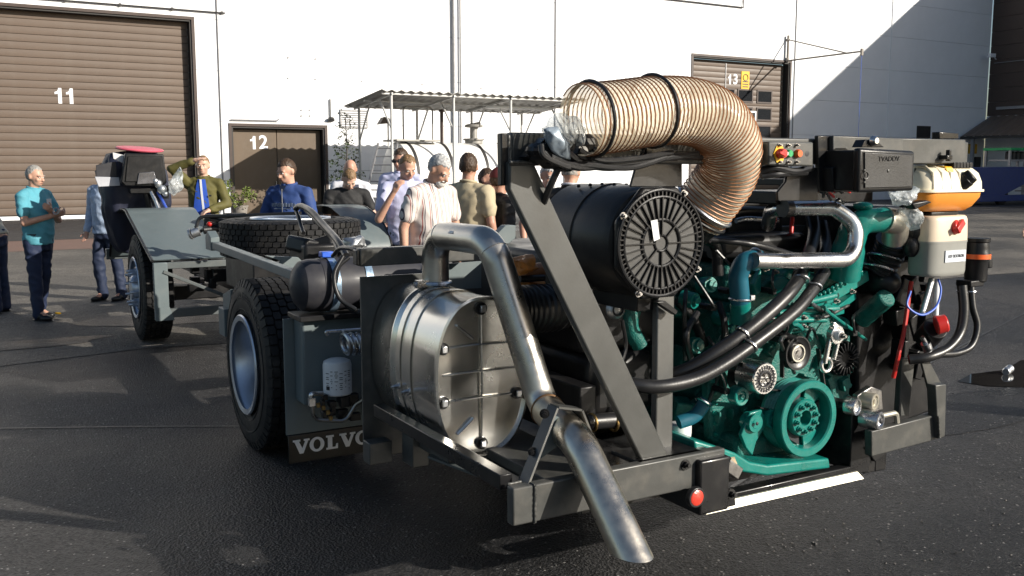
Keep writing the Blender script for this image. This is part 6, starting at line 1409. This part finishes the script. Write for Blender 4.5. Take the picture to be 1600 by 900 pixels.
def person(label, px, ytop, Y, heading, shirt, trousers, hair, skin=0, sleeve='short', lean=0, hp=0, hyaw=0, hroll=0, armR=None, armL=None, belly=0., hairstyle='short', vox=.0115, curlR=.5, curlL=.5, stance=.09, extra=None, top_z=None, group='people watching beside the chassis', legs=None, hnR=(0, -1, 0), hnL=(0, -1, 0), beard=None, glasses=None, capm=None, collar=True, wide=1.0):
    g = V(px, ytop, Y=Y); base = Vector((g.x, g.y, 0.0 if g.y < 3.4 else (0.004 if g.y < 16 else .012)))
    S = (g.z if top_z is None else top_z) / (1.765 - .25 * (1 - math.cos(R(lean))) - (.03 if hp > 20 else 0))
    root = thing('person', label, 'person', base, group, R(heading) - YAW); root.scale = (S, S, S); ORG[root.name] = Vector()
    hipz = .93; piv = Vector((0, 0, hipz)); RL = Matrix.Rotation(R(lean), 3, 'X')
    def T(p): return piv + RL @ (Vector(p) - piv)
    npv = Vector((0, .01, 1.53)); RH = Matrix.Rotation(R(hyaw), 3, 'Z') @ Matrix.Rotation(R(hp), 3, 'X') @ Matrix.Rotation(R(hroll), 3, 'Y')
    def Hd(p): return T(npv + RH @ (Vector(p) - npv))
    HR_ = RL @ RH
    b = MB()
    b.ell(Hd((0, .012, 1.658)), (.077, .096, .100), 24, 14, HR_); b.ell(Hd((0, -.030, 1.602)), (.060, .064, .082), 20, 12, HR_); b.ell(Hd((0, -.058, 1.562)), (.036, .034, .030), 14, 8, HR_)
    for sx in (-1, 1):
        b.ell(Hd((.034 * sx, -.066, 1.607)), (.028, .022, .026), 12, 8, HR_); b.ell(Hd((.026 * sx, -.078, 1.652)), (.030, .016, .011), 12, 8, HR_)
        b.ell(Hd((.080 * sx, .008, 1.632)), (.011, .020, .032), 12, 8, HR_ @ Matrix.Rotation(R(-12), 3, 'X'))
    cap_(b, Hd((0, -.084, 1.643)), Hd((0, -.112, 1.604)), .009, .0135); 
    for sx in (-1, 1): b.ell(Hd((.011 * sx, -.098, 1.601)), (.009, .011, .008), 10, 6, HR_)
    b.ell(Hd((0, -.090, 1.575)), (.024, .010, .008), 12, 6, HR_)
    cap_(b, T((0, .018, 1.45)), Hd((0, .012, 1.58)), .060, .056)
    def tors(spec):
        mb = [ [T((math.cos(2 * math.pi * k / 28) * rx * wide, yo + (math.sin(2 * math.pi * k / 28) * ry) - (belly * be if math.sin(2 * math.pi * k / 28) < 0 else 0) * -math.sin(2 * math.pi * k / 28), z)) for k in range(28)] for z, rx, ry, yo, be in spec]
        return mb
    body_sp = [(.84, .150, .10, .0, 0), (.95, .155, .105, 0, .4), (1.10, .15, .10, 0, .8), (1.25, .165, .105, 0, .4), (1.38, .175, .10, .005, 0), (1.44, .12, .08, .01, 0), (1.50, .06, .058, .015, 0)]
    b.ring_loft(tors(body_sp))
    armR = armR or ((-.25, .03, 1.15), (-.25, -.06, .90)); armL = armL or ((.25, .03, 1.15), (.25, -.06, .90))
    sl = MB()
    for (el, wr), sx, cu, hn in ((armR, -1, curlR, hnR), (armL, 1, curlL, hnL)):
        sh = T((.185 * sx * wide, .01, 1.415)); el = T(el); wr = T(wr)
        cap_(b, sh, el, .048, .041); cap_(b, el, wr, .042, .028); hand(b, wr, (wr - el), hn, cu, sx)
        cap_(sl, T((.10 * sx, .01, 1.44)), sh, .062, .066)
        if sleeve == 'short': cap_(sl, sh, sh.lerp(el, .62), .066, .064)
        elif sleeve == 'none': cap_(sl, sh, sh.lerp(el, .1), .064, .060)
        else: cap_(sl, sh, el, .066, .055); cap_(sl, el, el.lerp(wr, .94), .056, .042)
    legs = legs or (((-stance, 0, .50), (-stance - .01, .02, .09)), ((stance, 0, .50), (stance + .01, .02, .09)))
    tr = MB(); sp_l = [(.80, .165, .115, .0, 0), (.90, .170, .12, 0, .3), (.99, .165, .118, 0, .5)]
    tr.ring_loft([[(math.cos(2 * math.pi * k / 28) * rx * wide, math.sin(2 * math.pi * k / 28) * ry - (belly * be if math.sin(2 * math.pi * k / 28) < 0 else 0) * -math.sin(2 * math.pi * k / 28), z) for k in range(28)] for z, rx, ry, yo, be in sp_l])
    shoes = []
    for (kn, an), sx in zip(legs, (-1, 1)):
        hip = Vector((.085 * sx, 0, .88)); kn = Vector(kn); an = Vector(an)
        cap_(b, hip, kn, .07, .052); cap_(b, kn, an, .05, .038); cap_(b, an, an + Vector((0, -.12, -.05)), .038, .03)
        cap_(tr, hip, kn, .092, .070); cap_(tr, kn, an + Vector((0, 0, -.02)), .070, .062)
        s_ = MB(); s_.ell(an + Vector((.006 * sx, -.03, -.045)), (.046, .085, .05), 16, 8); s_.ell(an + Vector((.01 * sx, -.115, -.058)), (.050, .085, .036), 16, 8); s_.ell(an + Vector((.008 * sx, -.07, -.080)), (.050, .15, .012), 16, 6); shoes.append(s_)
    seed = abs(hash(label)) % 1 + len(label) * .37 + px * .01
    remesh_job(b, 'body', SK[skin], root, vox, 0, seed, 3)
    sh_sp = [(.87 if lean < 40 else .9, .176, .128, 0, .3), (.96, .176, .128, 0, .6), (1.08, .170, .125, 0, 1), (1.22, .182, .128, 0, .6), (1.34, .192, .122, .004, .1), (1.42, .165, .100, .008, 0), (1.475, .095, .078, .012, 0), (1.50, .072, .068, .015, 0)]
    sl.ring_loft(tors(sh_sp))
    if shirt: remesh_job(sl, 'shirt', shirt, root, .0125, .0095, seed, 3)
    if collar and shirt:
        cm = MB(); cm.tube([T((math.cos(a) * .070, .013 + math.sin(a) * .066, 1.507 + .012 * math.sin(a))) for a in [2 * math.pi * k / 24 + math.pi * 1.5 + .12 for k in range(24)]], .013, 8); cm.build('collar', shirt, root, sharp=180)
    remesh_job(tr, 'trousers', trousers, root, .013 if px < 200 else .022, .012, seed + 2, 2)
    for s_ in shoes: s_.build('shoe', M['shoe'], root, sharp=60)
    bl = MB(); n = 28; bl.ring_loft([[(math.cos(2 * math.pi * k / n) * (.176 * wide + o), math.sin(2 * math.pi * k / n) * (.125 + o) - (belly * .45 if math.sin(2 * math.pi * k / n) < 0 else 0) * -math.sin(2 * math.pi * k / n), z) for k in range(n)] for z, o in ((.955, -.004), (.955, .004), (.99, .004), (.99, -.004))], closed=True)
    if sleeve != 'long': bl.build('belt', M['shoe'], root, sharp=40)
    # face details
    for sx in (-1, 1):
        MB().ell(Hd((.030 * sx, -.0865, 1.636)), (.0125, .008, .0075), 12, 8, HR_).build('eye', M['eye'], root)
        MB().ell(Hd((.030 * sx, -.0935, 1.636)), (.0055, .003, .0055), 8, 6, HR_).build('iris', M['ink'], root)
        MB().ell(Hd((.031 * sx, -.0925, 1.6555)), (.020, .005, .0042), 10, 6, HR_ @ Matrix.Rotation(R(-8 * sx), 3, 'Y')).build('eyebrow', hair, root)
    MB().ell(Hd((0, -.0985, 1.5745)), (.022, .003, .0038), 12, 6, HR_).build('mouth', M['lip'], root)
    # hair
    if hairstyle:
        hm = MB(); n, m_ = 64, 40; rings = []; c = Vector((0, .014, 1.658)); rr = Vector((.0815, .1005, .1045))
        for i in range(1, m_):
            t = math.pi * i / m_; ring = []
            for k in range(n):
                a = 2 * math.pi * k / n; u = Vector((math.sin(t) * math.cos(a), math.sin(t) * math.sin(a), -math.cos(t)))
                fr = -u.y  # 1 at the face
                if hairstyle == 'bald': inside = (u.z > .18 or u.z < -.55 or fr > .35)
                else:
                    line = .40 + (.18 if hairstyle == 'receding' else 0) if fr > .45 else (-.05 if fr > -.05 else -.62)
                    if -.05 < fr <= .45: line = -.05 + (fr + .05) / .5 * .45
                    inside = u.z < line + .16 * noise.noise(Vector((u.x * 9, u.y * 9, seed)))
                f = .86 if inside else 1 + .07 * noise.noise(u * 7 + Vector((seed, 0, 0))) + .05 * noise.noise(Vector((u.x * 24, u.y * 9, u.z * 9))) - (.045 if hairstyle == 'bald' else 0)
                ring.append(Hd(c + Vector((u.x * rr.x, u.y * rr.y, u.z * rr.z)) * f))
            rings.append(ring)
        hm.ring_loft(rings); hm.build('hair', hair, root, sharp=180)
    if beard: 
        be = MB(); be.ell(Hd((0, -.068, 1.553)), (.046, .040, .036), 16, 10, HR_); be.ell(Hd((0, -.096, 1.587)), (.034, .010, .009), 12, 6, HR_); be.build('beard', beard, root)
    if glasses:
        gl = MB()
        for sx in (-1, 1): gl.ell(Hd((.033 * sx, -.101, 1.634)), (.026, .004, .018), 14, 8, HR_)
        gl.tube([Hd((-.075, .0, 1.642)), Hd((-.066, -.09, 1.642)), Hd((0, -.106, 1.643)), Hd((.066, -.09, 1.642)), Hd((.075, .0, 1.642))], .003, 6); gl.build('glasses', glasses, root)
    if capm:
        cm = MB(); rings = []
        for i in range(9):
            t = math.pi / 2 * i / 8.2; rings.append([Hd((math.cos(a) * .089 * math.cos(t), .012 + math.sin(a) * .108 * math.cos(t), 1.672 + .105 * math.sin(t))) for a in [2 * math.pi * k / 28 for k in range(28)]])
        cm.ring_loft(rings); cm.slab([Hd((math.cos(a) * .078, -.075 + math.sin(a) * (.10), 1.676 - .018 * (-math.sin(a)))) for a in [math.pi + math.pi * k / 12 for k in range(13)]], HR_ @ Vector((0, 0, .006))); cm.build('cap', capm, root, sharp=40)
    if extra: extra(root, T, Hd)
    return root
H_grey = mat('hair_grey', (.30, .29, .27), .6, var=.3, scale=60, bump=.5, bscale=90); H_dk = mat('hair_brown', (.055, .032, .018), .55, var=.3, scale=60, bump=.5, bscale=90)
H_lt = mat('hair_light', (.19, .115, .055), .55, var=.3, scale=60, bump=.5, bscale=90); H_salt = mat('hair_salt', (.40, .40, .40), .6, var=.45, scale=50, bump=.5, bscale=90); H_white = mat('beard_white', (.55, .54, .52), .7, var=.15, scale=50, bump=.4)
C_turq = cloth('turquoise_polo', (.085, .32, .40)); C_navy = cloth('navy_trousers', (.012, .022, .060)); C_jean = cloth('dark_jeans', (.016, .026, .060)); C_green = cloth('olive_jacket', (.095, .085, .020)); C_blue = cloth('blue_jacket', (.022, .055, .19))
C_black = cloth('black_tee', (.010, .010, .011)); C_white = cloth('white_shirt', (.62, .63, .68)); C_lav = cloth('lavender_shirt', (.50, .52, .72)); C_dark = cloth('dark_trousers', (.015, .015, .018)); C_beige = cloth('beige_shirt', (.46, .39, .26), var=.04); C_suit = cloth('dark_suit', (.018, .017, .018)); C_cream = cloth('cream_jacket', (.48, .44, .36))
C_stripe = cloth('striped_shirt', (.68, .62, .58), stripes=((.34, .07, .06), 21, 0, [(.60, (.68, .62, .58)), (.76, (.07, .06, .09)), (.86, (.68, .62, .58))]))
C_polo = cloth('banded_polo', (.035, .035, .038), stripes=((.50, .52, .60), 9, 2, [(.62, (.05, .05, .05)), (.72, (.10, .12, .38)), (.82, (.035, .035, .038))]))
C_paleblue = cloth('pale_blue_shirt', (.38, .47, .62), var=.25, scale=22)
C_vest = cloth('navy_vest', (.016, .020, .045))
def watch(root, T, Hd): MB().torus(T((-.005, -.285, 1.245)), (.9, .25, -.3), .036, .008, 18, 8).box(T((-.005, -.325, 1.25)), (.03, .012, .03)).build('wrist_watch', M['zinc'], root)
def shoes_yellow(root, T, Hd):
    watch(root, T, Hd)
    for sx in (-1, 1): MB().ell((.14 * sx if False else .1 * sx + .04 * sx, -.09 if sx > 0 else -.07, .05), (.008, .05, .014), 10, 6).build('shoe_flash', M['yellow_plastic'], root)
    MB().bb(.03, .10, -.131, -.127, 1.27, 1.38).build('shirt_print', M['white_paint'], root)
person('older man in turquoise polo with folded arms at far left', 52, 258, 10.72, 72, C_turq, C_navy, H_grey, 0, 'short', hp=8, hyaw=4, belly=.06, armR=((-.25, -.07, 1.12), (.03, -.235, 1.20)), armL=((.25, -.07, 1.13), (-.02, -.225, 1.25)), vox=.0078, extra=shoes_yellow, legs=(((-.09, -.02, .50), (-.10, -.04, .09)), ((.09, .03, .50), (.10, .14, .09))), curlR=.9, curlL=.7, hairstyle='receding', hnR=(0, 1, .2), hnL=(0, 1, .2))
person('person hidden behind the wrapped dashboard with pale blue shirt and jeans showing', 160, 255, 12.25, -20, C_paleblue, C_jean, H_dk, 1, 'long', legs=(((-.09, -.06, .50), (-.10, 0, .09)), ((.09, .06, .50), (.12, .10, .09))))
def green_x(root, T, Hd):
    pz = [(1.47, -.098), (1.40, -.122), (1.30, -.134), (1.20, -.138), (1.08, -.137), (.98, -.134)]
    m = MB(); m.ring_loft([[(-.045 - .014 * i, y + .014, z), (.0, y, z), (.045 + .014 * i, y + .014, z), (.03, y + .03, z), (-.03, y + .03, z)] for i, (z, y) in enumerate(pz)]); m.build('blue_jersey', mat('jersey', (.02, .08, .45), .7), root)
    m = MB(); m.ring_loft([[(-.02 + .008 * i, y - .003, z), (.004 + .008 * i, y - .003, z), (.004 + .008 * i, y + .02, z), (-.02 + .008 * i, y + .02, z)] for i, (z, y) in enumerate(pz)]); m.build('jersey_sash', M['white_paint'], root)
    MB().box((.11, -.139, 1.27), (.03, .006, .02)).build('badge', M['ink'], root)
person('man in olive jacket shading his eyes with a raised arm', 316, 243, 12.6, 4, C_green, C_dark, H_lt, 2, 'long', armR=((-.34, -.12, 1.60), (-.07, -.17, 1.692)), armL=((.29, -.04, 1.17), (.13, -.24, 1.10)), hnR=(0, .3, -1), hnL=(0, 0, -1), curlR=.25, extra=green_x, vox=.0090, hyaw=5, group='people watching beside the chassis')
def blue_x(root, T, Hd):
    MB().bb(-.003, .003, -.138, -.128, 1.0, 1.46).build('zip', M['conduit'], root)
    lt = MB()
    for k in range(9): lt.bb(-.125 + k * .03, -.105 + k * .03, -.1345 + abs(k - 4) * .0035, -.128 + abs(k - 4) * .0035, 1.285, 1.318 + .006 * (k % 2))
    lt.bb(-.09, .10, -.132, -.128, 1.262, 1.272); lt.build('jacket_print', mat('print_grey', (.16, .20, .28), .7), root)
    MB().slab([(-.04, -.112, 1.49), (.04, -.112, 1.49), (0, -.128, 1.42)], (0, -.006, 0)).build('undershirt', C_navy, root)
person('young man in blue zip jacket looking down in front of door 12', 450, 247, 9.75, -18, C_blue, C_jean, H_dk, 0, 'long', hp=14, hyaw=-14, armR=((-.28, -.02, 1.16), (-.24, -.18, .98)), armL=((.28, -.02, 1.16), (.24, -.18, .98)), extra=blue_x, vox=.0090)
person('man in black tee bending his head over the far mudguard', 540, 262, 11.2, 20, C_black, C_dark, H_lt, 2, 'short', lean=10, hp=32, hyaw=6, armR=((-.26, -.06, 1.14), (-.20, -.22, .98)), armL=((.30, -.12, 1.18), (.33, -.36, 1.14)), collar=False, wide=1.08, vox=.0090)
def vest_x(root, T, Hd): MB().ring_loft([[(math.cos(2 * math.pi * k / 24) * rx, math.sin(2 * math.pi * k / 24) * ry, z) for k in range(24)] for z, rx, ry in ((.95, .186, .138), (1.1, .182, .138), (1.25, .190, .14), (1.36, .17, .134), (1.44, .12, .11))]).build('waistcoat', C_vest, root)
person('bald man in white shirt and navy waistcoat behind the black tee', 547, 248, 12.6, 10, C_white, C_dark, H_lt, 1, 'long', hp=20, hairstyle='bald', extra=vest_x)
person('man with dark glasses and short brown hair at the back by the ladder', 627, 231, 11.6, -6, C_lav, C_dark, H_dk, 1, 'short', hp=10, glasses=M['ink'], hyaw=-12)
person('fair haired man in lavender shirt raising a hand to his chin', 632, 244, 10.0, 18, C_lav, C_dark, H_lt, 0, 'short', lean=4, hp=22, hyaw=12, armR=((-.29, -.12, 1.13), (-.16, -.21, 1.40)), armL=((.27, -.03, 1.15), (.10, -.26, 1.00)), hnR=(.6, .3, 0), curlR=.8, hairstyle='receding', vox=.0090)
person('grey bearded man in red striped short sleeved shirt', 664, 241, 8.3, 48, C_stripe, C_dark, H_salt, 0, 'short', lean=10, hp=24, hyaw=8, belly=.07, armR=((-.26, .02, 1.14), (-.26, -.04, .88)), armL=((.26, -.05, 1.14), (.22, -.20, .92)), beard=H_white, vox=.0090, wide=1.05)
person('man in beige shirt seen from behind between two watchers', 733, 238, 8.9, 148, C_beige, C_dark, H_dk, 1, 'short', hyaw=22, vox=.0090, wide=1.05, belly=.03)
person('person in dark polo with pale bands behind the beige shirt', 762, 262, 10.1, 60, C_polo, C_dark, H_dk, 1, 'short', vox=.0115)
person('man in dark red cap and black waistcoat beside the upper beam end', 783, 262, 9.0, 115, C_suit, C_dark, H_dk, 1, 'long', capm=mat('cap_red', (.09, .012, .012), .7), vox=.0115)
person('grey stubbled man in pale shirt framed under the upper beam', 856, 254, 9.6, 12, C_white, C_dark, H_salt, 1, 'short', hp=12, beard=H_salt, hyaw=10, collar=True)
person('man in dark suit with white collar seen from behind under the beam', 892, 246, 8.6, 160, C_suit, C_dark, H_grey, 0, 'long', hairstyle='bald', hp=6, extra=lambda root, T, Hd: MB().tube([T((math.cos(a) * .074, .013 + math.sin(a) * .070, 1.528 + .010 * math.sin(a))) for a in [2 * math.pi * k / 24 for k in range(24)]], .010, 8, closed=True).build('shirt_collar', C_white, root) and None)
person('person in crumpled cream jacket cut off by the left picture edge', -16, 262, 11.2, -90, C_cream, C_navy, H_grey, 0, 'long', lean=38)
person('person at the right picture edge pointing with an outstretched hand', 1722, 205, 6.4, -62, C_white, C_dark, H_dk, 0, 'short', armR=((-.16, -.24, 1.14), (-.08, -.46, 1.16)), hnR=(-1, 0, -.3), curlR=.25, vox=.0078, group=None)
bake_jobs()
